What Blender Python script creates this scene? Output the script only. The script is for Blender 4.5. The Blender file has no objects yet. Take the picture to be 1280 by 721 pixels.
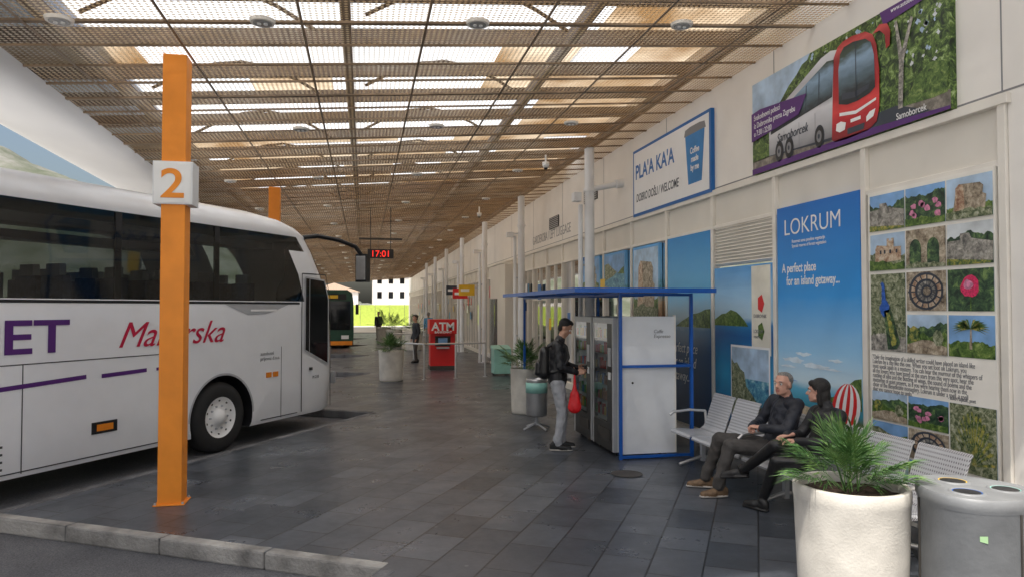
import bpy, math, random, bmesh
import numpy as np
from mathutils import Vector, Matrix
random.seed(7)
R=math.radians
scene=bpy.context.scene
col=scene.collection

# ------------------------------------------------------------------ materials
def newmat(name):
    m=bpy.data.materials.new(name); m.use_nodes=True
    nt=m.node_tree; b=nt.nodes['Principled BSDF']
    return m,nt,b
def lk(nt,a,b): nt.links.new(a,b)
def M(name,c,rough=.6,metal=0.,var=.12,scale=4.,bump=0.,bscale=40.,spec=.5,coat=0.,emit=0.):
    m,nt,b=newmat(name)
    b.inputs['Roughness'].default_value=rough; b.inputs['Metallic'].default_value=metal
    b.inputs['Specular IOR Level'].default_value=spec; b.inputs['Coat Weight'].default_value=coat
    geo=nt.nodes.new('ShaderNodeNewGeometry')
    n=nt.nodes.new('ShaderNodeTexNoise'); n.inputs['Scale'].default_value=scale; n.inputs['Detail'].default_value=6
    lk(nt,geo.outputs['Position'],n.inputs['Vector'])
    r=nt.nodes.new('ShaderNodeValToRGB')
    r.color_ramp.elements[0].position=.3; r.color_ramp.elements[1].position=.7
    r.color_ramp.elements[0].color=(*[x*(1-var) for x in c],1); r.color_ramp.elements[1].color=(*[min(1,x*(1+var)) for x in c],1)
    lk(nt,n.outputs['Fac'],r.inputs['Fac']); lk(nt,r.outputs['Color'],b.inputs['Base Color'])
    if bump:
        n2=nt.nodes.new('ShaderNodeTexNoise'); n2.inputs['Scale'].default_value=bscale; n2.inputs['Detail'].default_value=5
        lk(nt,geo.outputs['Position'],n2.inputs['Vector'])
        bp=nt.nodes.new('ShaderNodeBump'); bp.inputs['Strength'].default_value=bump; bp.inputs['Distance'].default_value=.02
        lk(nt,n2.outputs['Fac'],bp.inputs['Height']); lk(nt,bp.outputs['Normal'],b.inputs['Normal'])
    if emit:
        b.inputs['Emission Color'].default_value=(*c,1); b.inputs['Emission Strength'].default_value=emit
    return m
def ramp_mat(name,z0,z1,stops,rough=.35,nscale=3,namt=.06,axis='Z'):
    m,nt,b=newmat(name); b.inputs['Roughness'].default_value=rough
    geo=nt.nodes.new('ShaderNodeNewGeometry'); s=nt.nodes.new('ShaderNodeSeparateXYZ'); lk(nt,geo.outputs['Position'],s.inputs[0])
    mr=nt.nodes.new('ShaderNodeMapRange'); mr.inputs['From Min'].default_value=z0; mr.inputs['From Max'].default_value=z1
    lk(nt,s.outputs[axis],mr.inputs['Value'])
    n=nt.nodes.new('ShaderNodeTexNoise'); n.inputs['Scale'].default_value=nscale; n.inputs['Detail'].default_value=6
    mp=nt.nodes.new('ShaderNodeMapping'); mp.inputs['Scale'].default_value=(1,1,2.5); lk(nt,geo.outputs['Position'],mp.inputs['Vector'])
    lk(nt,mp.outputs[0],n.inputs['Vector'])
    a=nt.nodes.new('ShaderNodeMath'); a.operation='MULTIPLY_ADD'; lk(nt,n.outputs['Fac'],a.inputs[0]); a.inputs[1].default_value=namt*2; 
    a2=nt.nodes.new('ShaderNodeMath'); a2.operation='SUBTRACT'; lk(nt,mr.outputs[0],a2.inputs[0]); a2.inputs[1].default_value=namt
    lk(nt,a2.outputs[0],a.inputs[2])
    r=nt.nodes.new('ShaderNodeValToRGB'); cr=r.color_ramp
    while len(cr.elements)<len(stops): cr.elements.new(.5)
    for e,(p,c) in zip(cr.elements,stops): e.position=p; e.color=(*c,1)
    lk(nt,a.outputs[0],r.inputs['Fac']); lk(nt,r.outputs['Color'],b.inputs['Base Color'])
    return m
def speck(name,cs,scale=12,rough=.4,dist=.0):
    m,nt,b=newmat(name); b.inputs['Roughness'].default_value=rough
    geo=nt.nodes.new('ShaderNodeNewGeometry'); n=nt.nodes.new('ShaderNodeTexNoise'); n.inputs['Scale'].default_value=scale; n.inputs['Detail'].default_value=10; n.inputs['Roughness'].default_value=.75; n.inputs['Distortion'].default_value=dist
    lk(nt,geo.outputs['Position'],n.inputs['Vector'])
    r=nt.nodes.new('ShaderNodeValToRGB'); cr=r.color_ramp
    while len(cr.elements)<len(cs): cr.elements.new(.5)
    for i,(e,c) in enumerate(zip(cr.elements,cs)):
        e.position=.36+.28*i/(len(cs)-1); e.color=(*c,1)
    lk(nt,n.outputs['Fac'],r.inputs['Fac']); lk(nt,r.outputs['Color'],b.inputs['Base Color'])
    return m

white=M('white_paint',(.82,.82,.81),.45,var=.04,scale=2)
offw=M('offwhite_panel',(.76,.77,.78),.45,var=.05)
beige=M('beige_cladding',(.82,.785,.735),.6,var=.05,scale=1.5)
beige2=M('beige_panel',(.72,.68,.61),.5,var=.06,scale=1.2)
alum=M('aluminium_frame',(.80,.76,.69),.45,metal=.1,var=.05)
steel=M('brushed_steel',(.62,.62,.62),.32,metal=.8,var=.08,scale=8)
gsteel=M('grey_painted_steel',(.47,.48,.50),.4,metal=.2,var=.08)
black=M('black_plastic',(.015,.015,.017),.4,var=.1)
dark=M('dark_steel',(.05,.045,.04),.6,var=.2)
orange=M('orange_paint',(.87,.28,.02),.5,var=.09,scale=3,bump=.05,bscale=30)
concrete=M('kerb_stone',(.30,.29,.27),.85,var=.45,scale=3,bump=.6,bscale=40)
kerbd=M('kerb_stone_dark',(.12,.12,.125),.8,var=.45,scale=3,bump=.5,bscale=40)
rubber=M('tyre_rubber',(.02,.02,.02),.8,var=.2)
redp=M('red_paint',(.66,.02,.02),.4,var=.05)
bluep=M('blue_paint',(.01,.10,.42),.4,var=.1)
purple=M('purple_vinyl',(.09,.02,.17),.4,var=.03)
crimson=M('crimson_vinyl',(.5,.01,.05),.4,var=.03)
tealm=M('teal_plastic',(.30,.60,.53),.4,var=.1)
soil=M('soil',(.05,.03,.02),.95,var=.5,scale=20,bump=.8)
planterm=M('planter_concrete',(.66,.63,.57),.75,var=.14,scale=5,bump=.15,bscale=60)
inkd=M('ink_dark',(.04,.05,.07),.5,var=0)
inkg=M('ink_grey',(.22,.22,.23),.5,var=0)
inkw=M('ink_white',(.85,.85,.85),.4,var=0)
inkb=M('ink_blue',(.01,.13,.42),.4,var=0)
yel=M('yellow_sign',(.8,.5,.03),.4,var=.1)
binm=M('bin_grey',(.22,.23,.24),.5,metal=.1,var=.16,scale=5,bump=.08)
# ------------------------------------------------------------------ mesh builder
class MB:
    def __init__(s): s.v=[];s.f=[];s.m=[];s.sm=[];s.mats=[];s.T=Matrix.Identity(4)
    def mi(s,m):
        if m not in s.mats: s.mats.append(m)
        return s.mats.index(m)
    def add(s,vs,fs,m,smooth=False):
        o=len(s.v); s.v+= [tuple(s.T@Vector(p)) for p in vs]; k=s.mi(m)
        for f in fs: s.f.append([i+o for i in f]); s.m.append(k); s.sm.append(smooth)
    def box(s,lo,hi,m):
        x0,y0,z0=lo;x1,y1,z1=hi
        s.add([(x0,y0,z0),(x1,y0,z0),(x1,y1,z0),(x0,y1,z0),(x0,y0,z1),(x1,y0,z1),(x1,y1,z1),(x0,y1,z1)],
              [(0,3,2,1),(4,5,6,7),(0,1,5,4),(1,2,6,5),(2,3,7,6),(3,0,4,7)],m)
    def beam(s,a,b,w,h,m,up=(0,0,1)):
        a=Vector(a);b=Vector(b);d=(b-a).normalized();u=Vector(up)
        if abs(d.dot(u))>.95:u=Vector((1,0,0))
        e=d.cross(u).normalized();u=e.cross(d)
        vs=[p+e*i*w/2+u*j*h/2 for p in (a,b) for i,j in ((-1,-1),(1,-1),(1,1),(-1,1))]
        s.add(vs,[(0,1,2,3),(7,6,5,4),(0,4,5,1),(1,5,6,2),(2,6,7,3),(3,7,4,0)],m)
    def cyl(s,a,b,ra,rb=None,m=None,n=20,caps=True):
        if rb is None: rb=ra
        a=Vector(a);b=Vector(b);d=(b-a).normalized();u=Vector((0,0,1)) if abs(d.z)<.9 else Vector((1,0,0))
        e=d.cross(u).normalized();u=e.cross(d)
        c=[(math.cos(2*math.pi*i/n),math.sin(2*math.pi*i/n)) for i in range(n)]
        vs=[a+(e*x+u*y)*ra for x,y in c]+[b+(e*x+u*y)*rb for x,y in c]
        s.add(vs,[(i,(i+1)%n,n+(i+1)%n,n+i) for i in range(n)],m,True)
        if caps:
            s.add(vs[:n],[tuple(range(n))[::-1]],m); s.add(vs[n:],[tuple(range(n))],m)
    def tube(s,pts,r,m,n=10):
        for i in range(len(pts)-1): s.cyl(pts[i],pts[i+1],r,r,m,n)
    def lathe(s,c,prof,m,n=40):
        vs=[];k=len(prof)
        for i in range(n):
            a=2*math.pi*i/n
            vs+=[(c[0]+r*math.cos(a),c[1]+r*math.sin(a),c[2]+z) for r,z in prof]
        s.add(vs,[(i*k+j,((i+1)%n)*k+j,((i+1)%n)*k+j+1,i*k+j+1) for i in range(n) for j in range(k-1)],m,True)
    def obj(s,name,parent=None,bevel=0,merge=False):
        me=bpy.data.meshes.new(name); me.from_pydata(s.v,[],s.f)
        for m in s.mats: me.materials.append(m)
        me.polygons.foreach_set('material_index',s.m); me.polygons.foreach_set('use_smooth',s.sm); me.update()
        if merge:
            bm=bmesh.new(); bm.from_mesh(me); bmesh.ops.remove_doubles(bm,verts=bm.verts,dist=.0004); bmesh.ops.recalc_face_normals(bm,faces=bm.faces); bm.to_mesh(me); bm.free()
        o=bpy.data.objects.new(name,me); col.objects.link(o)
        if parent: o.parent=parent
        if bevel:
            b=o.modifiers.new('b','BEVEL'); b.width=bevel; b.segments=2; b.limit_method='ANGLE'
        return o
def empty(name,loc=(0,0,0),rz=0):
    e=bpy.data.objects.new(name,None); col.objects.link(e); e.location=loc; e.rotation_euler=(0,0,rz); e.empty_display_size=.1; return e
def text(name,body,loc,rot,size,mat,parent=None,align='LEFT',off=0,shear=0,sx=1,ext=.001,ls=1):
    c=bpy.data.curves.new(name,'FONT'); c.body=body; c.size=size; c.align_x=align; c.offset=off; c.shear=shear; c.extrude=ext; c.space_line=ls
    c.materials.append(mat); o=bpy.data.objects.new(name,c); col.objects.link(o); o.location=loc; o.rotation_euler=rot; o.scale=(sx,1,1)
    if parent: o.parent=parent
    return o
WR=(R(90),0,R(-90))   # text on the station wall, facing -X

# ------------------------------------------------------------------ camera / light
cam=bpy.data.cameras.new('camera'); co=bpy.data.objects.new('camera',cam); col.objects.link(co)
cam.sensor_width=36; cam.lens=24.75; cam.clip_end=3000; cam.clip_start=.05
co.location=(0,0,2.0); co.rotation_euler=(R(91.53),0,R(-11.87)); scene.camera=co
SUN_AZ,SUN_EL=R(215),R(60)     # compass azimuth from +Y, clockwise
w=bpy.data.worlds.new('World'); scene.world=w; w.use_nodes=True; nt=w.node_tree
sky=nt.nodes.new('ShaderNodeTexSky'); sky.sky_type='NISHITA'; sky.sun_disc=False; sky.sun_elevation=SUN_EL; sky.sun_rotation=SUN_AZ
sky.dust_density=5.0; sky.air_density=1.2
nt.links.new(sky.outputs[0],nt.nodes['Background'].inputs[0]); nt.nodes['Background'].inputs[1].default_value=.15
sl=bpy.data.lights.new('sun','SUN'); sl.energy=5; sl.angle=R(.5); sl.color=(1,.95,.87); so=bpy.data.objects.new('sun',sl); col.objects.link(so)
sd=Vector((math.sin(SUN_AZ)*math.cos(SUN_EL),math.cos(SUN_AZ)*math.cos(SUN_EL),math.sin(SUN_EL)))
so.rotation_euler=sd.to_track_quat('Z','Y').to_euler(); so.location=(-20,-20,40)
scene.view_settings.view_transform='Standard'; scene.view_settings.look='None'; scene.view_settings.exposure=0

# ------------------------------------------------------------------ ground
def asphalt():
    m,nt,b=newmat('asphalt'); b.inputs['Roughness'].default_value=.9
    g=nt.nodes.new('ShaderNodeNewGeometry')
    n=nt.nodes.new('ShaderNodeTexNoise'); n.inputs['Scale'].default_value=.7; n.inputs['Detail'].default_value=8
    n2=nt.nodes.new('ShaderNodeTexNoise'); n2.inputs['Scale'].default_value=90; n2.inputs['Detail'].default_value=3
    for k in (n,n2): lk(nt,g.outputs['Position'],k.inputs['Vector'])
    mx=nt.nodes.new('ShaderNodeMath'); mx.operation='MULTIPLY'; lk(nt,n.outputs['Fac'],mx.inputs[0]); lk(nt,n2.outputs['Fac'],mx.inputs[1])
    r=nt.nodes.new('ShaderNodeValToRGB'); r.color_ramp.elements[0].position=.12; r.color_ramp.elements[1].position=.42
    r.color_ramp.elements[0].color=(.05,.053,.06,1); r.color_ramp.elements[1].color=(.20,.20,.21,1)
    lk(nt,mx.outputs[0],r.inputs['Fac']); lk(nt,r.outputs['Color'],b.inputs['Base Color'])
    bp=nt.nodes.new('ShaderNodeBump'); bp.inputs['Strength'].default_value=.6; bp.inputs['Distance'].default_value=.01
    lk(nt,n2.outputs['Fac'],bp.inputs['Height']); lk(nt,bp.outputs['Normal'],b.inputs['Normal'])
    return m
mb=MB(); mb.add([(-900,-900,-.14),(900,-900,-.14),(900,900,-.14),(-900,900,-.14)],[(0,1,2,3)],asphalt()); mb.obj('ground')
bouncem=M('bounce_yard_pale',(.62,.60,.56),.85,var=.12,scale=.4,bump=.2)  # pale tone picked to bounce sunlight in under the canopy
mb=MB(); mb.add([(-120,-80,-.136),(60,-80,-.136),(60,-2.0,-.136),(-8.5,-2.0,-.136),(-8.5,62,-.136),(60,62,-.136),(60,140,-.136),(-120,140,-.136)],[(0,1,2,3,4,5,6,7)],bouncem); mb.obj('bounce_yard')  # added ground, mostly out of view, reflecting light inward; far strip is visible

def tiles():
    m,nt,b=newmat('slate_tiles')
    g=nt.nodes.new('ShaderNodeNewGeometry'); mp=nt.nodes.new('ShaderNodeMapping'); mp.inputs['Rotation'].default_value=(0,0,R(-59))
    lk(nt,g.outputs['Position'],mp.inputs['Vector'])
    br=nt.nodes.new('ShaderNodeTexBrick'); br.offset=.5; br.inputs['Scale'].default_value=1
    br.inputs['Brick Width'].default_value=.6; br.inputs['Row Height'].default_value=.4; br.inputs['Mortar Size'].default_value=.008; br.inputs['Mortar Smooth'].default_value=.1
    br.inputs['Color1'].default_value=(.045,.053,.067,1); br.inputs['Color2'].default_value=(.105,.117,.138,1); br.inputs['Mortar'].default_value=(.022,.024,.028,1)
    lk(nt,mp.outputs[0],br.inputs['Vector'])
    n=nt.nodes.new('ShaderNodeTexNoise'); n.inputs['Scale'].default_value=1.3; n.inputs['Detail'].default_value=9; n.inputs['Roughness'].default_value=.7; lk(nt,g.outputs['Position'],n.inputs['Vector'])
    r=nt.nodes.new('ShaderNodeValToRGB'); r.color_ramp.elements[0].position=.3; r.color_ramp.elements[1].position=.72
    r.color_ramp.elements[0].color=(.66,.66,.66,1); r.color_ramp.elements[1].color=(1.0,1.0,1.0,1); lk(nt,n.outputs['Fac'],r.inputs['Fac'])
    mx=nt.nodes.new('ShaderNodeMix'); mx.data_type='RGBA'; mx.blend_type='MULTIPLY'; mx.inputs[0].default_value=1
    lk(nt,br.outputs['Color'],mx.inputs[6]); lk(nt,r.outputs['Color'],mx.inputs[7])
    vo=nt.nodes.new('ShaderNodeTexVoronoi'); vo.inputs['Scale'].default_value=1.7; lk(nt,g.outputs['Position'],vo.inputs['Vector'])
    vr=nt.nodes.new('ShaderNodeMapRange'); vr.inputs['From Min'].default_value=.035; vr.inputs['From Max'].default_value=.025; vr.inputs['To Max'].default_value=.5; lk(nt,vo.outputs['Distance'],vr.inputs['Value'])
    m2=nt.nodes.new('ShaderNodeMix'); m2.data_type='RGBA'; lk(nt,vr.outputs[0],m2.inputs[0]); lk(nt,mx.outputs[2],m2.inputs[6]); m2.inputs[7].default_value=(.2,.2,.2,1)
    n3=nt.nodes.new('ShaderNodeTexNoise'); n3.inputs['Scale'].default_value=9; n3.inputs['Detail'].default_value=8; n3.inputs['Roughness'].default_value=.8; lk(nt,g.outputs['Position'],n3.inputs['Vector'])
    r3=nt.nodes.new('ShaderNodeMapRange'); r3.inputs['From Min'].default_value=.54; r3.inputs['From Max'].default_value=.8; r3.inputs['To Max'].default_value=.25; lk(nt,n3.outputs['Fac'],r3.inputs['Value'])
    m3=nt.nodes.new('ShaderNodeMix'); m3.data_type='RGBA'; lk(nt,r3.outputs[0],m3.inputs[0]); lk(nt,m2.outputs[2],m3.inputs[6]); m3.inputs[7].default_value=(.18,.185,.19,1)
    lk(nt,m3.outputs[2],b.inputs['Base Color'])
    mr=nt.nodes.new('ShaderNodeMapRange'); mr.inputs['From Min'].default_value=.3; mr.inputs['From Max'].default_value=.7; mr.inputs['To Min'].default_value=.44; mr.inputs['To Max'].default_value=.22; lk(nt,n.outputs['Fac'],mr.inputs['Value']); lk(nt,mr.outputs[0],b.inputs['Roughness'])
    n2=nt.nodes.new('ShaderNodeTexNoise'); n2.inputs['Scale'].default_value=25; n2.inputs['Detail'].default_value=6; lk(nt,g.outputs['Position'],n2.inputs['Vector'])
    ad=nt.nodes.new('ShaderNodeMath'); ad.operation='MULTIPLY_ADD'; lk(nt,n2.outputs['Fac'],ad.inputs[0]); ad.inputs[1].default_value=.35
    iv=nt.nodes.new('ShaderNodeMath'); iv.operation='SUBTRACT'; iv.inputs[0].default_value=1; lk(nt,br.outputs['Fac'],iv.inputs[1]); lk(nt,iv.outputs[0],ad.inputs[2])
    bp=nt.nodes.new('ShaderNodeBump'); bp.inputs['Strength'].default_value=.3; bp.inputs['Distance'].default_value=.006; lk(nt,ad.outputs[0],bp.inputs['Height']); lk(nt,bp.outputs['Normal'],b.inputs['Normal'])
    return m
tile=tiles()
bd=[]
for k in range(-1,6):
    bd.append((.15,5.55+8.2*k)); bd.append((-3.6,7.75+8.2*k))
bd=[(-3.6,-.45-8.2)]+bd
poly=[(4.95,-9),]+[(4.95,56)]+[(-3.6,56)]+bd[::-1]
mb=MB(); n=len(poly)
mb.add([(x,y,0) for x,y in poly],[tuple(range(n))],tile); mb.obj('platform')
mb=MB(); rnd=random.Random(3)
for i in range(len(bd)-1):
    a=Vector((*bd[i],0)); b=Vector((*bd[i+1],0)); L=(b-a).length; d=(b-a)/L; nn=Vector((d.y,-d.x,0))
    k=int(L/1.0); 
    for j in range(k):
        p=a+d*(L*j/k+.004); q=a+d*(L*(j+1)/k-.004); t=rnd.uniform(-.004,.003)
        mb.beam(p+nn*.06+Vector((0,0,-.069+t)),q+nn*.06+Vector((0,0,-.069+t)),.13,.15,concrete if i==3 else kerbd)
mb.obj('kerb',bevel=.018)
mb=MB(); mb.lathe((3.1,8.05,.004),[(0,.002),(.14,.003),(.17,0),(.19,.004)],dark,28); mb.obj('manhole_cover')

# ------------------------------------------------------------------ hill
def hill():
    rock=speck('hill_scrub',[(.09,.11,.06),(.19,.20,.15),(.30,.29,.26)],.10,.9)
    ctrl=[(-1000,330,60),(-400,260,62),(-190,244,58),(-101,226,46.5),(-64.5,218,33),(-30,212,18),(0,206,3),(60,210,1),(400,260,8)]
    rn=np.random.RandomState(5); vs=[];fs=[];N=260;K=30
    for i in range(N+1):
        t=i/N*(len(ctrl)-1); a=min(int(t),len(ctrl)-2); f=t-a; f=f*f*(3-2*f)*.4+f*.6
        p=[ctrl[a][q]*(1-f)+ctrl[a+1][q]*f for q in range(3)]
        for j in range(K+1):
            g=j/K*1.6; y=p[1]-75+75*g; prof=max(0,1-abs(g-1.0)**1.5)
            h=p[2]*prof*(1+.03*math.sin(i*.11+j*.2))+.5*math.sin(i*.31+j*.5)*prof+rn.uniform(-.25,.25)*prof
            vs.append((p[0]+rn.uniform(-.3,.3),y,h-.3))
    for i in range(N):
        for j in range(K):
            q=i*(K+1)+j; fs.append((q,q+K+1,q+K+2,q+1))
    mb=MB(); mb.add(vs,fs,rock,True); mb.obj('hill')
hill()

# ------------------------------------------------------------------ canopy
def zc(x): return 4.80+.0757*x
def xe(y): return -3.2-.037*y
def ceil_mat():
    m,nt,b=newmat('perforated_ceiling'); b.inputs['Roughness'].default_value=.5; b.inputs['Metallic'].default_value=.1
    g=nt.nodes.new('ShaderNodeNewGeometry')
    n=nt.nodes.new('ShaderNodeTexNoise'); n.inputs['Scale'].default_value=.55; n.inputs['Detail'].default_value=8; n.inputs['Roughness'].default_value=.65; lk(nt,g.outputs['Position'],n.inputs['Vector'])
    r=nt.nodes.new('ShaderNodeValToRGB'); cr=r.color_ramp; cr.elements.new(.5)
    for e,p,c in zip(cr.elements,(.3,.5,.7),((.38,.22,.095),(.52,.39,.24),(.64,.58,.48))): e.position=p;e.color=(*c,1)
    lk(nt,n.outputs['Fac'],r.inputs['Fac']); lk(nt,r.outputs['Color'],b.inputs['Base Color'])
    s=nt.nodes.new('ShaderNodeSeparateXYZ'); lk(nt,g.outputs['Position'],s.inputs[0])
    def sine(sock,per):
        a=nt.nodes.new('ShaderNodeMath'); a.operation='MULTIPLY'; a.inputs[1].default_value=2*math.pi/per; lk(nt,sock,a.inputs[0])
        c=nt.nodes.new('ShaderNodeMath'); c.operation='SINE'; lk(nt,a.outputs[0],c.inputs[0]); return c.outputs[0]
    a=nt.nodes.new('ShaderNodeMath'); a.operation='ADD'; lk(nt,sine(s.outputs['X'],.055),a.inputs[0]); lk(nt,sine(s.outputs['Y'],.055),a.inputs[1])
    mr=nt.nodes.new('ShaderNodeMapRange'); mr.inputs['From Min'].default_value=-1.1; mr.inputs['From Max'].default_value=.4; mr.inputs['To Min'].default_value=0.08; mr.inputs['To Max'].default_value=.94
    lk(nt,a.outputs[0],mr.inputs['Value'])
    tl=nt.nodes.new('ShaderNodeBsdfTranslucent'); lk(nt,r.outputs['Color'],tl.inputs[0]); m0=nt.nodes.new('ShaderNodeMixShader'); m0.inputs[0].default_value=.35
    lk(nt,b.outputs[0],m0.inputs[1]); lk(nt,tl.outputs[0],m0.inputs[2])
    tr=nt.nodes.new('ShaderNodeBsdfTransparent'); mx=nt.nodes.new('ShaderNodeMixShader'); out=nt.nodes['Material Output']
    lk(nt,mr.outputs[0],mx.inputs[0]); lk(nt,m0.outputs[0],mx.inputs[1]); lk(nt,tr.outputs[0],mx.inputs[2]); lk(nt,mx.outputs[0],out.inputs[0])
    return m
def transl(name,c1,c2,scale,tp=0.):
    m=bpy.data.materials.new(name); m.use_nodes=True; nt=m.node_tree; nt.nodes.clear()
    o=nt.nodes.new('ShaderNodeOutputMaterial'); t=nt.nodes.new('ShaderNodeBsdfTranslucent')
    g=nt.nodes.new('ShaderNodeNewGeometry'); n=nt.nodes.new('ShaderNodeTexNoise'); n.inputs['Scale'].default_value=scale; n.inputs['Detail'].default_value=7; lk(nt,g.outputs['Position'],n.inputs['Vector'])
    r=nt.nodes.new('ShaderNodeValToRGB'); r.color_ramp.elements[0].position=.35; r.color_ramp.elements[1].position=.65; r.color_ramp.elements[0].color=(*c1,1); r.color_ramp.elements[1].color=(*c2,1)
    lk(nt,n.outputs['Fac'],r.inputs['Fac']); lk(nt,r.outputs['Color'],t.inputs[0])
    if tp:
        p=nt.nodes.new('ShaderNodeBsdfTransparent'); p.inputs[0].default_value=(*c2,1); mx=nt.nodes.new('ShaderNodeMixShader'); mx.inputs[0].default_value=tp
        lk(nt,t.outputs[0],mx.inputs[1]); lk(nt,p.outputs[0],mx.inputs[2]); lk(nt,mx.outputs[0],o.inputs[0])
    else: lk(nt,t.outputs[0],o.inputs[0])
    return m
Y0,Y1=2.2,76.
can=empty('station_canopy')
mb=MB(); cm=ceil_mat()
ys=np.linspace(Y0,Y1,30)
vs=[];fs=[]
for y in ys: vs+=[(xe(y),y,zc(xe(y))),(4.95,y,zc(4.95))]
for i in range(len(ys)-1): fs.append((2*i,2*i+1,2*i+3,2*i+2))
mb.add(vs,fs,cm); mb.obj('perforated_ceiling',can)
mb=MB(); tb=M('ceiling_bar',(.24,.165,.10),.6,var=.5,scale=2); tb2=M('ceiling_seam',(.24,.17,.11),.6,var=.4,scale=2)
y=Y0
i=0
while y<Y1:
    a=xe(y); big=(i%4==0)
    wd=.06 if big else .025
    mb.beam((a,y,zc(a)-.012),(4.94,y,zc(4.94)-.012),wd,.02,tb)
    y+=.6; i+=1
x=-3.0
while x<4.9:
    mb.beam((x,Y0,zc(x)-.026),(x,Y1,zc(x)-.026),.026,.006,tb2); x+=1.2
mb.obj('ceiling_bars',can)
roofm=transl('aged_roof_sheet',(.24,.14,.06),(.68,.57,.42),.9); skm=transl('frosted_skylight',(.80,.87,.93),(.96,.98,1.),1.2,.10); joist=M('joist',(.11,.07,.045),.6,var=.3)
mb=MB(); rnd=random.Random(12)
bays=[(-4.6,-2.9),(-2.9,-1.7),(-1.7,-.5),(-.5,.7),(.7,1.9),(1.9,3.1),(3.1,4.0),(4.0,5.1)]
y=Y0
while y<Y1:
    for bi,(a,b) in enumerate(bays):
        pr=[.5,.7,.8,.8,.8,.55,.15,.05][bi]
        if y>14: pr*=.6
        if y<6: pr=.97
        mt=skm if rnd.random()<pr else roofm
        e=0.0 if mt is skm else .01
        mb.add([(a,y,zc(a)+.75+e),(b,y,zc(b)+.75+e),(b,y+1.2,zc(b)+.75+e),(a,y+1.2,zc(a)+.75+e)],[(0,1,2,3)],mt)
    y+=1.2
mb.obj('roof_sheets',can)
mb=MB(); y=Y0+.3
while y<Y1:
    mb.beam((-4.4,y,zc(-4.4)+.42),(4.9,y,zc(4.9)+.42),.07,.18,joist); y+=1.2
for x in (-3.0,-.2,2.4,4.6): mb.beam((x,Y0,zc(x)+.22),(x,Y1,zc(x)+.22),.10,.14,joist)
for x in (-1.6,1.1):
    y=Y0+.3
    while y<40:
        pts=[(x-1.1+2.2*t,y+.12,zc(x)+.16+.42*math.sin(math.pi*t)) for t in np.linspace(0,1,7)]
        mb.tube(pts,.022,joist,6); y+=2.4
mb.obj('roof_joists',can)
soff=M('white_soffit',(.84,.84,.84),.5,var=.05,scale=.4)
mb=MB(); prof=[(0,.0),(-.12,-.06),(-.5,-.02),(-1.1,.10),(-1.7,.26),(-2.15,.46),(-2.25,.60),(-2.1,.78),(-1.2,.98),(.2,1.05)]
vs=[];k=len(prof); ys=np.linspace(Y0-.5,Y1,60)
for y in ys: vs+=[(xe(y)+a,y,zc(xe(y))+b) for a,b in prof]
mb.add(vs,[(i*k+j,i*k+j+1,(i+1)*k+j+1,(i+1)*k+j) for i in range(len(ys)-1) for j in range(k-1)],soff,True); mb.obj('curved_soffit',can)
mb=MB(); lampg=M('lamp_glass',(.35,.35,.34),.2,var=.1)
yy=6.9
while yy<60:
    for x in (-2.67,-.95,1.1,3.3):
        z=zc(x)-.03; mb.cyl((x,yy,z-.03),(x,yy,z),.11,.12,alum,24); mb.cyl((x,yy,z-.034),(x,yy,z-.03),.085,.085,lampg,20)
        for q in (-.03,.03): mb.cyl((x+q,yy,z-.045),(x+q,yy,z-.034),.02,.02,white,8)
    yy+=4.1
mb.obj('ceiling_light_fittings',can)

# ------------------------------------------------------------------ orange posts with number signs
for k in range(2):
    y=7.86+8.2*k; x=-1.92
    e=empty('orange_post',(x,y,0)); mb=MB()
    mb.box((-.115,-.115,0),(.115,.115,zc(x)-.05),orange); mb.box((-.15,-.15,0),(.15,.15,.012),orange)
    mb.obj('post_shaft',e,bevel=.012)
    mb=MB()
    for sx_ in(-.13,.13):
        for sy_ in(-.13,.13): mb.cyl((sx_,sy_,.012),(sx_,sy_,.03),.012,.012,gsteel,8)
    mb.obj('post_fixings',e)
    s=empty('bay_number_sign',(x,y,3.27)); mb=MB(); mb.box((-.19,-.14,-.22),(.19,.14,.22),offw); mb.box((-.175,-.146,-.205),(.175,-.14,.205),white); mb.obj('sign_box',s,bevel=.01)
    text('number',str(2+k),(0,-.150,-.15),(R(90),0,0),.42,orange,s,'CENTER',off=.006,sx=1.15)

# ------------------------------------------------------------------ station building wall
XW=4.95
YE=80.
bld=empty('station_building')
mb=MB()
mb.box((XW,-6,3.62),(XW+.3,YE,5.9),beige)
mb.box((XW,-6,0),(XW+.3,4.58,3.62),beige)
mb.box((XW+.3,-6,5.6),(XW+9,YE,5.9),beige)
mb.box((XW+8.7,-6,-.1),(XW+9,YE,5.6),beige2)
mb.box((XW+.3,4.4,-.1),(XW+8.7,4.58,5.6),beige2)
mb.box((XW+.0,YE,-.1),(XW+9,YE+.2,5.9),beige)
mb.obj('walls',bld)
mb=MB(); mb.box((XW+.12,4.58,-.02),(XW+8.6,YE,.0),offw); mb.box((XW+.31,4.6,3.4),(XW+8.6,YE,3.5),offw); mb.obj('interior_slabs',bld)
mb=MB()
for y in np.arange(4.62,YE-2,1.58*2):
    mb.box((XW-.003,y,3.70),(XW,y+.012,5.17),inkg)
mb.box((XW-.004,-5,3.70),(XW,YE,3.715),inkg)
mb.obj('cladding_joints',bld)
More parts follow.
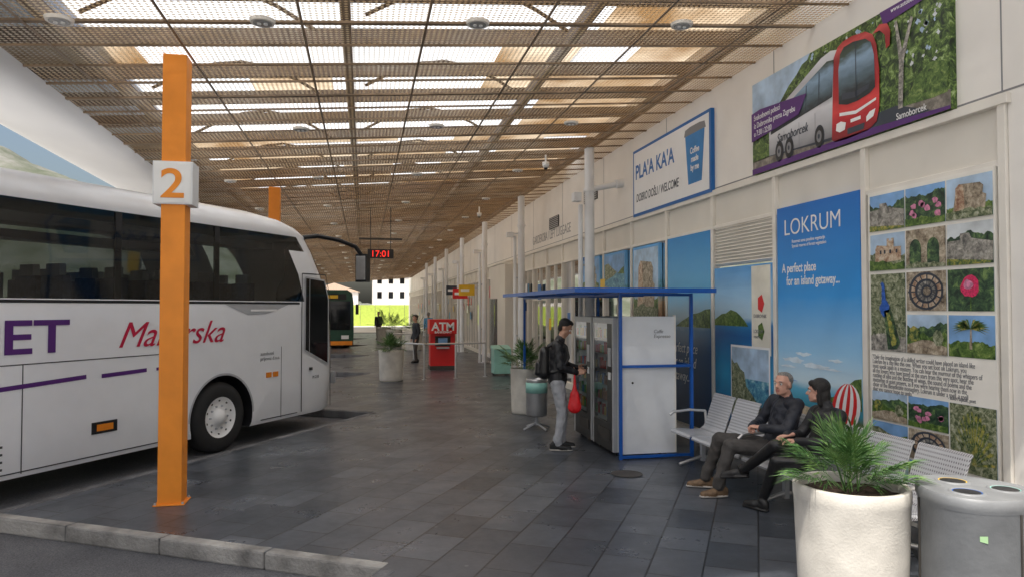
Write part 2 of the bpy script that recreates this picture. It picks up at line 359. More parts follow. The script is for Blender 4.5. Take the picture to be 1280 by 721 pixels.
def glass_mat():
    m=bpy.data.materials.new('shop_glass'); m.use_nodes=True; nt=m.node_tree; nt.nodes.clear()
    o=nt.nodes.new('ShaderNodeOutputMaterial'); g=nt.nodes.new('ShaderNodeBsdfGlossy'); g.inputs['Roughness'].default_value=.03
    t=nt.nodes.new('ShaderNodeBsdfTransparent'); t.inputs[0].default_value=(.8,.86,.86,1); f=nt.nodes.new('ShaderNodeFresnel'); f.inputs[0].default_value=1.6
    mx=nt.nodes.new('ShaderNodeMixShader'); lk(nt,f.outputs[0],mx.inputs[0]); lk(nt,t.outputs[0],mx.inputs[1]); lk(nt,g.outputs[0],mx.inputs[2]); lk(nt,mx.outputs[0],o.inputs[0]); return m
glass=glass_mat()
mb=MB(); gl=MB()
y=4.62; i=0
while y<YE-1.6:
    mb.box((XW-.03,y-.035,0),(XW+.08,y+.035,3.62),alum)
    mb.box((XW+.02,y+.035,3.17),(XW+.05,y+1.545,3.60),beige2)
    mb.box((XW-.02,y+.035,3.12),(XW+.07,y+1.545,3.17),alum)
    mb.box((XW-.02,y+.035,0.0),(XW+.07,y+1.545,.16),alum)
    if i>4 : mb.box((XW-.015,y+.77,.16),(XW+.06,y+.80,3.12),alum)
    if i>6 and i%3==0: mb.box((XW-.012,y+.035,2.2),(XW+.06,y+1.545,2.25),alum)
    gl.add([(XW+.03,y+.035,.16),(XW+.03,y+1.545,.16),(XW+.03,y+1.545,3.12),(XW+.03,y+.035,3.12)],[(0,1,2,3)],glass)
    y+=1.58; i+=1
mb.box((XW-.045,4.55,3.60),(XW+.1,YE,3.68),alum)
mb.obj('shopfront_frames',bld,bevel=.004); gl.obj('shopfront_glass',bld)
mb=MB(); rnd=random.Random(5)
goods=[M('goods%d'%i,c,.5,var=.2) for i,c in enumerate([(.6,.1,.08),(.7,.6,.5),(.1,.3,.5),(.7,.5,.1),(.6,.6,.62),(.2,.4,.15),(.5,.2,.4)])]
for i in range(190):
    y=rnd.uniform(12,75); z=rnd.choice([0,.5,1.0,1.5,2.0]); x=XW+rnd.uniform(.15,1.2)
    mb.box((x,y,z),(x+.25,y+rnd.uniform(.3,1.0),z+rnd.uniform(.25,.6)),rnd.choice(goods))
mb.obj('interior_goods',bld)
mb=MB(); rnd=random.Random(8)
for i in range(46):
    y=rnd.uniform(13.2,70); z=rnd.uniform(1.0,2.7); w_=rnd.uniform(.2,.5); h_=rnd.uniform(.25,.5)
    mb.box((XW-.036,y,z),(XW-.031,y+w_,z+h_),rnd.choice([inkw,inkw,redp,yel,inkb,goods[2]]))
mb.obj('taped_notices',bld)
mb=MB(); ya,yb=7.83,9.27
mb.box((XW-.0,ya,2.58),(XW+.03,yb,3.12),beige2)
for j in range(12): mb.beam((XW-.01,ya,2.60+j*.045),(XW-.01,yb,2.60+j*.045),.035,.012,alum,up=(1,0,1))
for (y,z) in ((17.6,4.1),(14.5,4.35)):
    mb.box((XW-.03,y,z),(XW-.001,y+.9,z+.3),dark)
    for j in range(6): mb.box((XW-.036,y,z+.02+j*.048),(XW-.03,y+.9,z+.04+j*.048),gsteel)
mb.obj('louvre_vents',bld)

# --- posters
def pposter(name,yl,z0,wd,ht,base,front=.034,back=.02):
    e=empty(name); mb=MB()
    def P(u,v,l): return (XW-front-.0025*l,yl-u,z0+v)
    mb.box((XW-front,yl-wd,z0),(XW+back,yl,z0+ht),base)
    def pg(pts,l,m): mb.add([P(u,v,l) for u,v in pts],[tuple(range(len(pts)))[::-1]],m)
    def q(u0,v0,u1,v1,l,m): pg([(u0,v0),(u1,v0),(u1,v1),(u0,v1)],l,m)
    return e,mb,P,pg,q
fol=[speck('print_foliage%d'%i,cs,s,dist=.6) for i,(cs,s) in enumerate([
 ([(.01,.025,.008),(.05,.11,.02),(.12,.2,.04),(.3,.38,.12)],16),([(.02,.035,.02),(.10,.13,.06),(.3,.32,.2),(.5,.5,.4)],22),([(.02,.02,.015),(.12,.10,.06),(.28,.24,.15),(.5,.45,.33)],18),
 ([(.01,.03,.02),(.06,.12,.04),(.3,.3,.06),(.55,.42,.12)],20),([(.005,.01,.01),(.02,.05,.03),(.06,.12,.05),(.2,.3,.1)],13)])]
sks=[M('print_sky%d'%i,c,.4,var=.25,scale=5) for i,c in enumerate([(.20,.38,.66),(.42,.56,.72),(.62,.66,.68),(.10,.22,.45)])]
stn=[speck('print_stone%d'%i,cs,16,dist=.4) for i,cs in enumerate([[(.08,.06,.04),(.25,.2,.14),(.42,.35,.26),(.62,.54,.42)],[(.06,.06,.06),(.2,.19,.17),(.36,.34,.3),(.6,.56,.5)],[(.2,.08,.05),(.4,.25,.16),(.58,.45,.32),(.7,.62,.5)]])]
watr=speck('print_water',[(.02,.1,.2),(.05,.2,.35),(.12,.35,.45),(.4,.6,.65)],14)
flow=M('print_flower',(.65,.03,.12),.4,var=.4,scale=60); pea=M('print_peacock',(.02,.10,.42),.4,var=.4,scale=40); pink=M('print_pink',(.6,.22,.35),.4,var=.4,scale=40)
TAU=2*math.pi
def snap(pg,q,u,v,w,h,rn,k):
    q(u,v,u+w,v+h,1,rn.choice(sks[:3]))
    def ridge(hz,amp,l,m,fr=1.):
        ph=[rn.uniform(0,6) for _ in range(4)]; pts=[(u,v),(u+w,v)]; n=26
        for i in range(n+1):
            t=1-i/n; y=hz+amp*(.6*math.sin(5*fr*t+ph[0])+.3*math.sin(13*fr*t+ph[1])+.18*math.sin(31*fr*t+ph[2]))+rn.uniform(-.02,.02)
            pts.append((u+w*t,v+h*max(.05,min(.99,y))))
        pg(pts,l,m)
    X=lambda t:u+w*t
    Y=lambda t:v+h*t
    def poly(pts,l,m): pg([(X(max(0,min(1,a))),Y(max(0,min(1,b)))) for a,b in pts],l,m)
    def blob(cx,cy,r1,r2,l,m,n=18,jit=.1): poly([(cx+r1*math.cos(t)*(1+rn.uniform(-jit,jit)),cy+r2*math.sin(t)*(1+rn.uniform(-jit,jit))) for t in np.linspace(0,TAU,n+1)[:-1]],l,m)
    if k=='fort':
        ridge(.42,.06,2,fol[1]); m=rn.choice(stn); a=rn.uniform(.1,.2)
        poly([(a,.2),(.9,.25),(.9,.62),(.7,.62),(.7,.86),(.62,.86),(.62,.80),(.57,.80),(.57,.86),(.50,.86),(.50,.66),(a+.05,.70),(a,.60)],3,m)
        for c in(.3,.42,.58,.76): poly([(c,.45),(c+.05,.45),(c+.05,.55),(c,.55)],4,inkd)
        ridge(.22,.07,5,fol[0])
    elif k=='wall':
        ridge(.7,.12,2,fol[4]); poly([(0,.1),(1,.02),(1,.5),(.55,.62),(.5,.75),(.3,.75),(.3,.6),(0,.58)],3,stn[1]); poly([(0,0),(1,0),(1,.06),(0,.16)],4,fol[3])
    elif k=='tower':
        ridge(.30,.06,2,fol[0]); poly([(.15,.2),(.85,.2),(.88,.5),(.80,.55),(.82,.72),(.75,.80),(.3,.84),(.22,.75),(.2,.5)],3,stn[0]); poly([(.2,.2),(.42,.2),(.40,.78),(.3,.84),(.22,.75)],4,stn[2]); ridge(.2,.05,5,fol[1])
    elif k=='arch':
        q(u,v,u+w,v+h,2,rn.choice(stn[:2])); 
        for c in(.25,.7): poly([(c-.15,.05),(c+.15,.05)]+[(c+.15*math.cos(t),.5+.25*math.sin(t)) for t in np.linspace(0,math.pi,9)],3,fol[4])
        ridge(.12,.04,4,fol[1])
    elif k=='spiral':
        q(u,v,u+w,v+h,2,stn[0])
        for i,rr in enumerate((.46,.40,.30,.24,.15,.1)): blob(.5+.012*i,.5,rr*.95,rr*1.05,3+i,[inkd,stn[2],inkd,stn[1],inkd,stn[0]][i],20,.02)
        for t in np.linspace(0,TAU,15)[:-1]: poly([(.56,.5),(.5+.42*math.cos(t),.5+.44*math.sin(t)),(.5+.42*math.cos(t+.09),.5+.44*math.sin(t+.09))],9,inkd)
    elif k=='rose':
        q(u,v,u+w,v+h,2,fol[4]); blob(.5,.58,.2,.26,3,flow,14,.12); blob(.47,.62,.10,.12,4,pink,10,.2); poly([(.5,0),(.53,0),(.52,.35),(.5,.35)],3,fol[0])
    elif k=='cactus':
        q(u,v,u+w,v+h,2,fol[1])
        for t in np.linspace(.1,3.04,15): poly([(.5,.12),(.5+.42*math.cos(t)+.03,.12+.75*math.sin(t)-.02),(.5+.47*math.cos(t),.12+.8*math.sin(t)),(.5+.42*math.cos(t)-.03,.12+.75*math.sin(t)+.02)],3,fol[3])
    elif k=='peacock':
        q(u,v,u+w,v+h,2,fol[1]); ridge(.2,.03,3,stn[1]); blob(.42,.55,.14,.11,4,pea); poly([(.34,.55),(.48,.58),(.44,.78),(.42,.87),(.36,.9),(.31,.87),(.35,.82)],5,pea); poly([(.4,.52),(.6,.55),(.85,.12),(.75,.03),(.5,.02)],4,fol[4]); poly([(.47,.5),(.56,.5),(.78,.1),(.62,.06)],5,fol[3])
    elif k=='garden':
        ridge(.72,.10,2,fol[4]); ridge(.50,.08,3,fol[0],2); poly([(0,0),(1,0),(1,.2),(.6,.36),(.4,.36),(0,.22)],4,stn[0]); blob(.2,.5,.13,.2,5,fol[3]); blob(.8,.42,.12,.2,5,fol[1])
    elif k=='palm':
        ridge(.35,.06,2,fol[0]); poly([(.47,.2),(.53,.2),(.52,.7),(.49,.7)],3,stn[0])
        for t in np.linspace(-.5,3.6,17): poly([(.5,.68),(.5+.2*math.cos(t),.74+.16*math.sin(t)),(.5+.42*math.cos(t),.66+.26*math.sin(t)),(.5+.22*math.cos(t),.69+.12*math.sin(t))],4,fol[3] if rn.random()<.4 else fol[0])
    elif k=='sea':
        q(u,v,u+w,v+h*.55,2,watr); poly([(0,.35),(.5,.48),(.65,.56),(.4,.68),(.2,.8),(0,.78)],3,fol[1]); poly([(.7,.52),(1,.5),(1,.68),(.85,.62)],3,fol[0]); poly([(0,0),(.7,0),(.4,.15),(0,.25)],4,stn[0])
    elif k=='blossom':
        ridge(.8,.08,2,fol[4]); 
        for _ in range(9): blob(rn.uniform(.15,.85),rn.uniform(.2,.7),.07,.08,3,pink,9,.3)
        ridge(.18,.05,4,fol[0])
e,mb,P,pg,q=pposter('photo_collage_poster',6.12,.33,1.44,2.8,M('poster_cream',(.84,.81,.74),.4,var=.05))
rn=random.Random(21); cw=.455
K1=['wall','blossom','tower','fort','arch','wall','peacock','spiral','rose','peacock','garden','palm']
for r in range(4):
    for c in range(3):
        if r==3 and c==0: continue
        top=2.76-r*.385; hh=.35
        if r==2 and c==0: hh=.735
        snap(pg,q,.03+c*.47,top-hh,cw,hh,rn,K1[r*3+c])
K2=['garden','blossom','cactus','sea','spiral','x','palm','sea','garden']
for r in range(3):
    for c in range(3):
        top=.86-r*.29
        if c==2 and r==1: continue
        hh=.27 if not(c==2 and r==0) else .56
        snap(pg,q,.03+c*.47,top-hh,cw,hh,rn,K2[r*3+c])
mb.obj('poster_sheet',e)
quote='"Only the imagination of a skilled writer could have placed an island like\nLokrum by a city like this one. When you set foot on Lokrum, you\nmust speak again in a mystery. You can hear the murmur of the whispers of\nall the lovers who have gazed at the stars from this very spot, hear the\nrustling of silks and the bustling of wings, the sound of poems and the\nmuttering of quiet prayers, as if you were hearing them now in the\nchoir of the Benedictine monastery. Lokrum is under a spell, a spell\nthat you cannot hope to undo."'
text('quote',quote,P(.04,1.17,1),WR,.062,inkg,e,ls=.72,sx=.66,off=.0)
text('author','- Luko Paljetak, poet',P(.95,.885,1),WR,.045,inkg,e,sx=.75)
skyramp=ramp_mat('print_island',.55,3.18,[(0,(.35,.28,.18)),(.10,(.12,.16,.08)),(.13,(.05,.30,.42)),(.2,(.10,.42,.62)),(.235,(.60,.76,.85)),(.36,(.32,.60,.86)),(.60,(.03,.31,.76)),(1,(.01,.16,.55))],namt=.02)
e,mb,P,pg,q=pposter('island_poster',7.70,.55,1.46,2.64,skyramp)
isl=fol[0]; sand=speck('print_sand',[(.4,.3,.18),(.6,.48,.32),(.75,.65,.5)],20); cloud=M('print_cloud',(.66,.78,.88),.4,var=.12,scale=8)
for (cx,cy,rx,ry) in ((.3,.84,.20,.03),(.72,.80,.22,.025),(.5,.92,.14,.02),(1.05,.88,.12,.016),(.2,.76,.16,.014),(.95,.78,.2,.012)):
    pg([(cx+rx*math.cos(t)*(1+.12*math.sin(5*t+cx)),cy+ry*math.sin(t)*(1+.35*math.cos(3*t+cx*9)+.2*math.sin(7*t))) for t in np.linspace(0,TAU,40)[:-1]],1,cloud)
pg([(0,.10),(1.46,.10),(1.46,.2),(.9,.30),(.5,.34),(0,.36)],1,sand)
pg([(1.46,.40),(.95,.44),(.97,.49),(1.03,.50),(1.08,.56),(1.15,.58),(1.2,.64),(1.28,.66),(1.36,.71),(1.46,.73)],2,isl)
pg([(.0,.60),(.4,.60),(.3,.615),(.1,.63),(0,.63)],2,sks[0])
pg([(0,0),(1.46,0),(1.46,.26),(1.25,.2),(1.1,.22),(.95,.2),(.8,.24),(.6,.16),(.4,.12),(.2,.18),(0,.18)],2,fol[1])
cx,cy,rr=1.22,.40,.22
def el(t,s): return (cx+rr*s*math.cos(t)*1.0+.05*math.sin(t),cy+rr*1.2*math.sin(t))
ss=np.linspace(-1,1,9)
for i in range(8):
    pa=[el(t,ss[i]) for t in np.linspace(-math.pi/2,math.pi/2,12)]; pb=[el(t,ss[i+1]) for t in np.linspace(math.pi/2,-math.pi/2,12)]
    pg(pa[:-1]+pb[:-1],3,redp if i%2==0 else inkw)
mb.obj('poster_sheet',e)
text('title','LOKRUM',P(.14,2.30,1),WR,.27,inkw,e,sx=.95,off=-.002)
text('sub','Rezervat suma posebne vegetacije\nSpecial reserve of forest vegetation',P(.30,2.20,1),WR,.055,inkw,e,sx=.8)
text('slogan','A perfect place\n   for an island getaway...',P(.10,1.86,1),WR,.15,inkw,e,sx=.70,off=.002)
sea=ramp_mat('print_sea',.45,2.58,[(0,(.02,.12,.3)),(.3,(.03,.3,.55)),(.55,(.02,.12,.35)),(.62,(.03,.22,.5)),(.66,(.45,.62,.75)),(.8,(.3,.55,.8)),(1,(.05,.3,.7))],namt=.03)
e,mb,P,pg,q=pposter('coast_poster',9.27,.45,1.45,2.1,sea)
q(.98,.95,1.42,2.08,1,M('print_cream',(.75,.72,.62),.4))
pg([(.0,1.30),(.9,1.30),(.8,1.38),(.7,1.44),(.6,1.49),(.45,1.52),(.32,1.47),(.2,1.46),(0,1.38)],1,isl)
q(.45,.08,1.40,1.05,2,inkw); q(.48,.11,1.37,1.02,3,sks[1]); q(.48,.11,1.37,.62,4,watr); pg([(.48,.11),(1.37,.11),(1.37,.25),(1.15,.30),(1.0,.42),(.85,.52),(.8,.7),(.7,.74),(.62,.82),(.55,.80),(.48,.86)],5,fol[1])
for cy,m in ((1.6,redp),(1.25,fol[0])): pg([(1.2+.08*math.cos(t),cy+.12*math.sin(t)) for t in np.linspace(0,TAU,6)[:-1]],2,m)
mb.obj('poster_sheet',e)
text('logos','DUBROVNIK\n\n\nLOKRUM\nreserve',P(1.03,1.42,2),WR,.065,inkg,e,sx=.8)
sea2=ramp_mat('print_sea2',.2,3.1,[(0,(.01,.04,.10)),(.42,(.02,.10,.25)),(.5,(.03,.16,.34)),(.56,(.4,.55,.65)),(.7,(.12,.45,.75)),(1,(.02,.25,.6))],namt=.03)
e,mb,P,pg,q=pposter('bay_poster',10.86,.2,1.46,2.92,sea2)
pg([(.3,1.5),(1.46,1.5),(1.46,1.78),(1.3,1.77),(1.1,1.72),(.9,1.7),(.7,1.64),(.5,1.58)],1,isl); mb.obj('poster_sheet',e)
text('script','Perfect place\nfor an island\ngetaway...',P(.12,1.1,1),WR,.22,inkw,e,sx=.8,shear=.3)
ps=ramp_mat('print_town',1.6,3.1,[(0,(.25,.12,.08)),(.3,(.5,.35,.22)),(.5,(.12,.35,.45)),(.6,(.2,.45,.7)),(1,(.1,.35,.7))],namt=.15,nscale=9)
for yl,z0,h in ((12.4,1.7,1.4),(14.0,2.2,.9),(15.5,2.3,.8)):
    e,mb,P,pg,q=pposter('window_poster',yl,z0,1.2,h,ps); rn2=random.Random(int(yl)); snap(pg,q,.05,.05,1.1,h-.1,rn2,['tower','fort','sea'][int(yl)%3]); mb.obj('poster_sheet',e)
e,mb,P,pg,q=pposter('coffee_billboard',12.3,3.66,3.0,1.22,inkb,.06,-.001)
q(.05,.05,2.95,1.17,1,M('banner_white',(.84,.84,.84),.4,var=.02))
pg([(2.28,.22),(2.72,.22),(2.82,.98),(2.18,.98)],2,M('cup_blue',(.02,.2,.5),.4)); pg([(2.14,.98),(2.86,.98),(2.82,1.08),(2.66,1.10),(2.34,1.10),(2.18,1.08)],2,inkg)
mb.obj('board',e)
text('headline',"PLA'A KA'A",P(.12,.68,1),WR,.36,inkb,e,sx=.92,off=.008)
text('welcome','DOBRO DOŠLI / WELCOME',P(.16,.26,1),WR,.2,inkd,e,sx=.72,off=.003,shear=.15)
text('cup_text','Coffee\nmade\nby me',P(2.5,.68,3),WR,.13,inkw,e,'CENTER',off=.003,sx=.85)
trees=speck('print_trees',[(.003,.010,.003),(.012,.035,.008),(.05,.10,.02),(.16,.26,.05),(.40,.52,.25)],11,dist=1.2)
e,mb,P,pg,q=pposter('coach_billboard',8.18,3.69,3.12,1.16,trees,.06,-.001)
rb=random.Random(4)
def wob(pts,j): 
    out=[]
    for (a,b),(c,d) in zip(pts,pts[1:]+pts[:1]):
        for t in (0,.33,.66): out.append((max(0,min(3.12,a+(c-a)*t+rb.uniform(-j,j))),max(0,min(1.16,b+(d-b)*t+rb.uniform(-j,j)))))
    return out
q(0,.0,3.12,.17,1,speck('print_path',[(.10,.085,.07),(.20,.18,.15),(.38,.34,.28)],7))
pg([(0,.45),(.15,.55),(.3,.60),(.5,.74),(.62,.78),(.8,.92),(.95,1.0),(1.05,1.08),(1.15,1.10),(1.2,1.16),(0,1.16)],1,sks[1])
for _ in range(34):
    cx_,cy_=rb.choice([(rb.uniform(1.2,2.2),rb.uniform(1.08,1.13)),(rb.uniform(2.45,3.05),rb.uniform(.45,1.0)),(rb.uniform(2.6,3.05),rb.uniform(.6,.98))]); r_=rb.uniform(.008,.03)
    pg(wob([(cx_-r_,cy_),(cx_,cy_-r_),(cx_+r_,cy_),(cx_,cy_+r_)],.006),1,sks[rb.choice([1,2])])
pg(wob([(2.55,.16),(3.10,.16),(3.10,.42),(2.95,.48),(2.75,.40)],.015),2,fol[0]); pg([(0,.16),(.45,.16),(.4,.3),(.2,.4),(0,.38)],1,fol[0])
pg([(.3,.17),(2.5,.03),(2.9,.05),(2.5,.2)],2,inkd)
pg([(0,.42),(1.0,.52),(1.15,.72),(.2,.80),(0,.78)],7,purple); pg([(0,.0),(3.12,.0),(3.12,.03),(2.2,.07),(0,.07)],4,purple)
pg([(2.35,1.02),(3.12,1.08),(3.12,1.16),(2.3,1.16)],4,purple)
silm=ramp_mat('print_silver',3.75,4.75,[(0,(.10,.10,.11)),(.2,(.42,.42,.44)),(.42,(.70,.70,.73)),(.5,(.42,.43,.45)),(.6,(.66,.66,.69)),(.8,(.48,.48,.51)),(1,(.76,.77,.79))],namt=.05,nscale=5)
redm=ramp_mat('print_red',3.72,4.78,[(0,(.16,.004,.01)),(.2,(.50,.01,.02)),(.32,(.72,.05,.05)),(.45,(.45,.01,.015)),(.8,(.30,.006,.01)),(.95,(.62,.08,.08)),(1,(.4,.02,.02))],namt=.08,nscale=4)
scr=ramp_mat('print_screen',4.05,4.72,[(0,(.01,.012,.015)),(.25,(.02,.03,.035)),(.45,(.10,.16,.20)),(.7,(.25,.38,.52)),(.85,(.04,.07,.05)),(1,(.02,.03,.03))],namt=.14,nscale=6)
pg([(.38,.17),(1.58,.12),(1.66,1.03),(1.56,1.055),(1.40,1.03),(.50,.665),(.43,.62),(.38,.50)],3,silm)
pg([(.42,.42),(1.58,.55),(1.62,.94),(1.50,.96),(.48,.60),(.44,.56)],4,scr)
for t in (.2,.40,.60,.80): 
    a=.42+t*1.16; pg([(a,.42+t*.13),(a+.012,.42+t*.13),(a+.03,.58+t*.38),(a+.018,.58+t*.38)],5,inkd)
for t in (.25,.5,.75): a=.4+t*1.18; pg([(a,.17-t*.04),(a+.006,.17-t*.04),(a+.006,.38+t*.1),(a,.38+t*.1)],4,inkg)
pg([(1.57,.09),(1.62,.055),(1.8,.045),(2.12,.06),(2.24,.12),(2.28,.25),(2.285,.62),(2.25,.88),(2.20,.99),(2.10,1.055),(1.90,1.085),(1.76,1.08),(1.68,1.05),(1.61,.95)],4,redm)
pg([(1.69,.44),(1.82,.40),(1.98,.395),(2.15,.42),(2.23,.46),(2.22,.78),(2.18,.92),(2.10,.985),(1.92,1.02),(1.78,1.015),(1.72,.96),(1.69,.80)],5,scr)
pg([(1.955,.395),(1.965,.395),(1.965,1.01),(1.955,1.01)],6,inkd); pg([(1.74,.47),(1.95,.44),(2.14,.47),(2.16,.52),(1.95,.50),(1.75,.54)],6,inkd)
pg([(1.70,.31),(1.95,.27),(2.24,.33),(2.24,.355),(1.95,.305),(1.70,.345)],5,inkw); pg([(1.64,.17),(1.70,.14),(1.78,.15),(1.80,.22),(1.72,.25),(1.65,.24)],5,inkw); pg([(2.10,.15),(2.20,.18),(2.23,.25),(2.15,.24),(2.10,.20)],5,inkw); pg([(1.82,.09),(2.06,.09),(2.08,.15),(1.82,.15)],5,inkd); pg([(1.87,.20),(2.02,.20),(2.02,.235),(1.87,.235)],5,inkw)
for cx in (.60,.80,1.36):
    for rr,l,m_ in ((1.15,4,inkd),(1.,5,black),(.6,6,inkg),(.25,7,inkd)): pg([(cx+.075*rr*math.cos(t),.18+.11*rr*math.sin(t)) for t in np.linspace(0,TAU,20)[:-1]],l,m_)
pg([(2.20,.99),(2.30,1.05),(2.40,1.02),(2.44,.94),(2.43,.80),(2.38,.78),(2.37,.92),(2.30,.99)],5,redm)
pg([(2.52,.16),(2.58,.16),(2.60,.6),(2.72,.95),(2.69,.97),(2.58,.70),(2.52,1.0),(2.49,1.0),(2.54,.6)],3,stn[1])
mb.obj('board',e)
text('ad_text','Svakodnevni polasci\niz Dubrovnika prema Zagrebu\nu 7:30 i 22:00',P(.06,.68,8),WR,.1,inkw,e,sx=.72)
text('ad_url','www.autobus.hr',P(2.45,1.10,5),WR,.065,inkw,e,sx=.8)
text('ad_side','Samoborcek',P(.55,.29,5),WR,.15,inkd,e,sx=.8,shear=.3)
text('ad_name','Samoborcek',P(2.5,.06,5),WR,.09,inkw,e,sx=.8)
text('wall_lettering','GARDEROBA / LEFT LUGGAGE',(XW-.002,20.5,3.85),WR,.34,inkg,bld,sx=.85)

# ------------------------------------------------------------------ columns with pipes
for k,(xx,yy) in enumerate([(4.3,13.1),(4.3,19.2),(4.3,25.3),(4.3,31.4),(4.3,37.5),(4.3,43.6),(4.3,49.7)]):
    e=empty('steel_column',(xx,yy,0)); mb=MB()
    mb.cyl((0,0,0),(0,0,zc(xx)-.02),.095,.095,offw,24); mb.cyl((0,0,0),(0,0,.03),.2,.2,gsteel,24)
    mb.cyl((-.17,.05,0),(-.17,.05,4.0),.045,.045,offw,14); mb.cyl((0,0,4.25),(0,0,4.31),.12,.12,offw,24)
    for z in (1.2,2.8): mb.box((-.19,.03,z),(0,.07,z+.04),gsteel)
    if k==0:
        mb.cyl((0,-.0,4.30),(.62,-.1,4.42),.06,.06,offw,18); mb.cyl((.50,-.1,4.40),(.66,-.1,4.43),.085,.085,offw,18)
        mb.box((-.34,-.10,4.05),(-.19,.08,4.22),offw)
    else:
        mb.box((-.42,-.1,3.95),(-.24,.05,4.08),offw); mb.tube([(0,0,4.05),(-.4,0,4.05)],.02,offw,8)
    mb.obj('column_parts',e)
for (x,y,z) in ((3.55,13.6,4.90),(3.4,21.0,4.85)):
    e=empty('security_camera',(x,y,z)); mb=MB(); mb.cyl((0,0,0),(0,0,zc(x)-z-.02),.02,.02,white,10); mb.lathe((0,0,-.06),[(0,-.06),(.05,-.045),(.07,0),(.07,.06),(.0,.07)],white,20)
    mb.lathe((0,0,-.125),[(0,-.03),(.03,-.02),(.045,.01)],black,16); mb.obj('camera_body',e)
mb=MB(); mb.box((4.45,22.2,0),(4.93,25.0,3.4),beige2); mb.box((4.43,22.2,0),(4.45,22.26,3.4),alum); mb.box((4.43,23.6,.1),(4.448,24.9,2.3),glass); mb.obj('entrance_lobby')
for (y,z,m) in ((28.5,2.7,yel),(30.5,2.6,redp),(33,2.8,inkd)):
    e=empty('hanging_sign',(4.1,y,z)); mb=MB(); mb.box((-.32,-.05,-.22),(.32,.05,.22),m); mb.beam((.3,0,.26),(.84,0,.26),.03,.03,gsteel); mb.beam((.3,0,.2),(.3,0,.27),.03,.03,gsteel); mb.box((-.25,-.055,-.06),(.1,-.05,.05),inkw); mb.obj('sign_panel',e)
e=empty('digital_clock',(.45,20.2,3.5)); mb=MB(); mb.box((-.36,-.06,-.13),(.36,.06,.13),black)
mb.beam((-.6,0,.42),(.6,0,.42),.05,.05,dark)
for x in (-.28,.28): mb.beam((x,0,.13),(x,0,zc(.45)-3.5),.025,.025,dark)
mb.obj('housing',e); led=M('led_red',(1,.03,.02),.5,var=0,emit=1.2)
text('digits','17:01',(0,-.065,-.085),(R(90),0,0),.25,led,e,'CENTER',off=.0)

# ------------------------------------------------------------------ coach
bodyw=M('coach_white',(.82,.83,.85),.25,var=.02,coat=.5)
def coach_glass(tint=.42):
    m=bpy.data.materials.new('coach_glass'); m.use_nodes=True; nt=m.node_tree; nt.nodes.clear()
    o=nt.nodes.new('ShaderNodeOutputMaterial'); g=nt.nodes.new('ShaderNodeBsdfGlossy'); g.inputs['Roughness'].default_value=.03
    t=nt.nodes.new('ShaderNodeBsdfTransparent'); t.inputs[0].default_value=(tint*.92,tint,tint*.98,1); f=nt.nodes.new('ShaderNodeFresnel'); f.inputs[0].default_value=1.55
    mx=nt.nodes.new('ShaderNodeMixShader'); lk(nt,f.outputs[0],mx.inputs[0]); lk(nt,t.outputs[0],mx.inputs[1]); lk(nt,g.outputs[0],mx.inputs[2]); lk(nt,mx.outputs[0],o.inputs[0]); return m
cglass=coach_glass(.34); cglass2=coach_glass(.62)
dglass,_,_b=newmat('dark_bus_glass'); _b.inputs['Base Color'].default_value=(.006,.007,.009,1); _b.inputs['Roughness'].default_value=.05
def ring(z,sf,inset,sr,wd,rc,n=8):
    pts=[]; a=inset
    def arc(cx,cy,r,t0,t1): return [(cx+r*math.cos(t),cy+r*math.sin(t),z) for t in np.linspace(t0,t1,n)]
    f=sf-inset*.4
    pts+=arc(sr+.15+a,a+.15,.15,math.pi,1.5*math.pi)
    for t in np.linspace(sr+1,f-rc*1.6-.2,24): pts.append((t,a,z))
    for t in np.linspace(-math.pi/2,0,n): pts.append((f-rc*1.2+rc*1.2*math.cos(t),a+rc+rc*math.sin(t),z))
    for t in np.linspace(0,math.pi/2,n): pts.append((f-rc*1.2+rc*1.2*math.cos(t),wd-a-rc+rc*math.sin(t),z))
    for t in np.linspace(f-rc*1.6-.2,sr+1,24): pts.append((t,wd-a,z))
    pts+=arc(sr+.15+a,wd-a-.15,.15,math.pi/2,math.pi)
    return pts
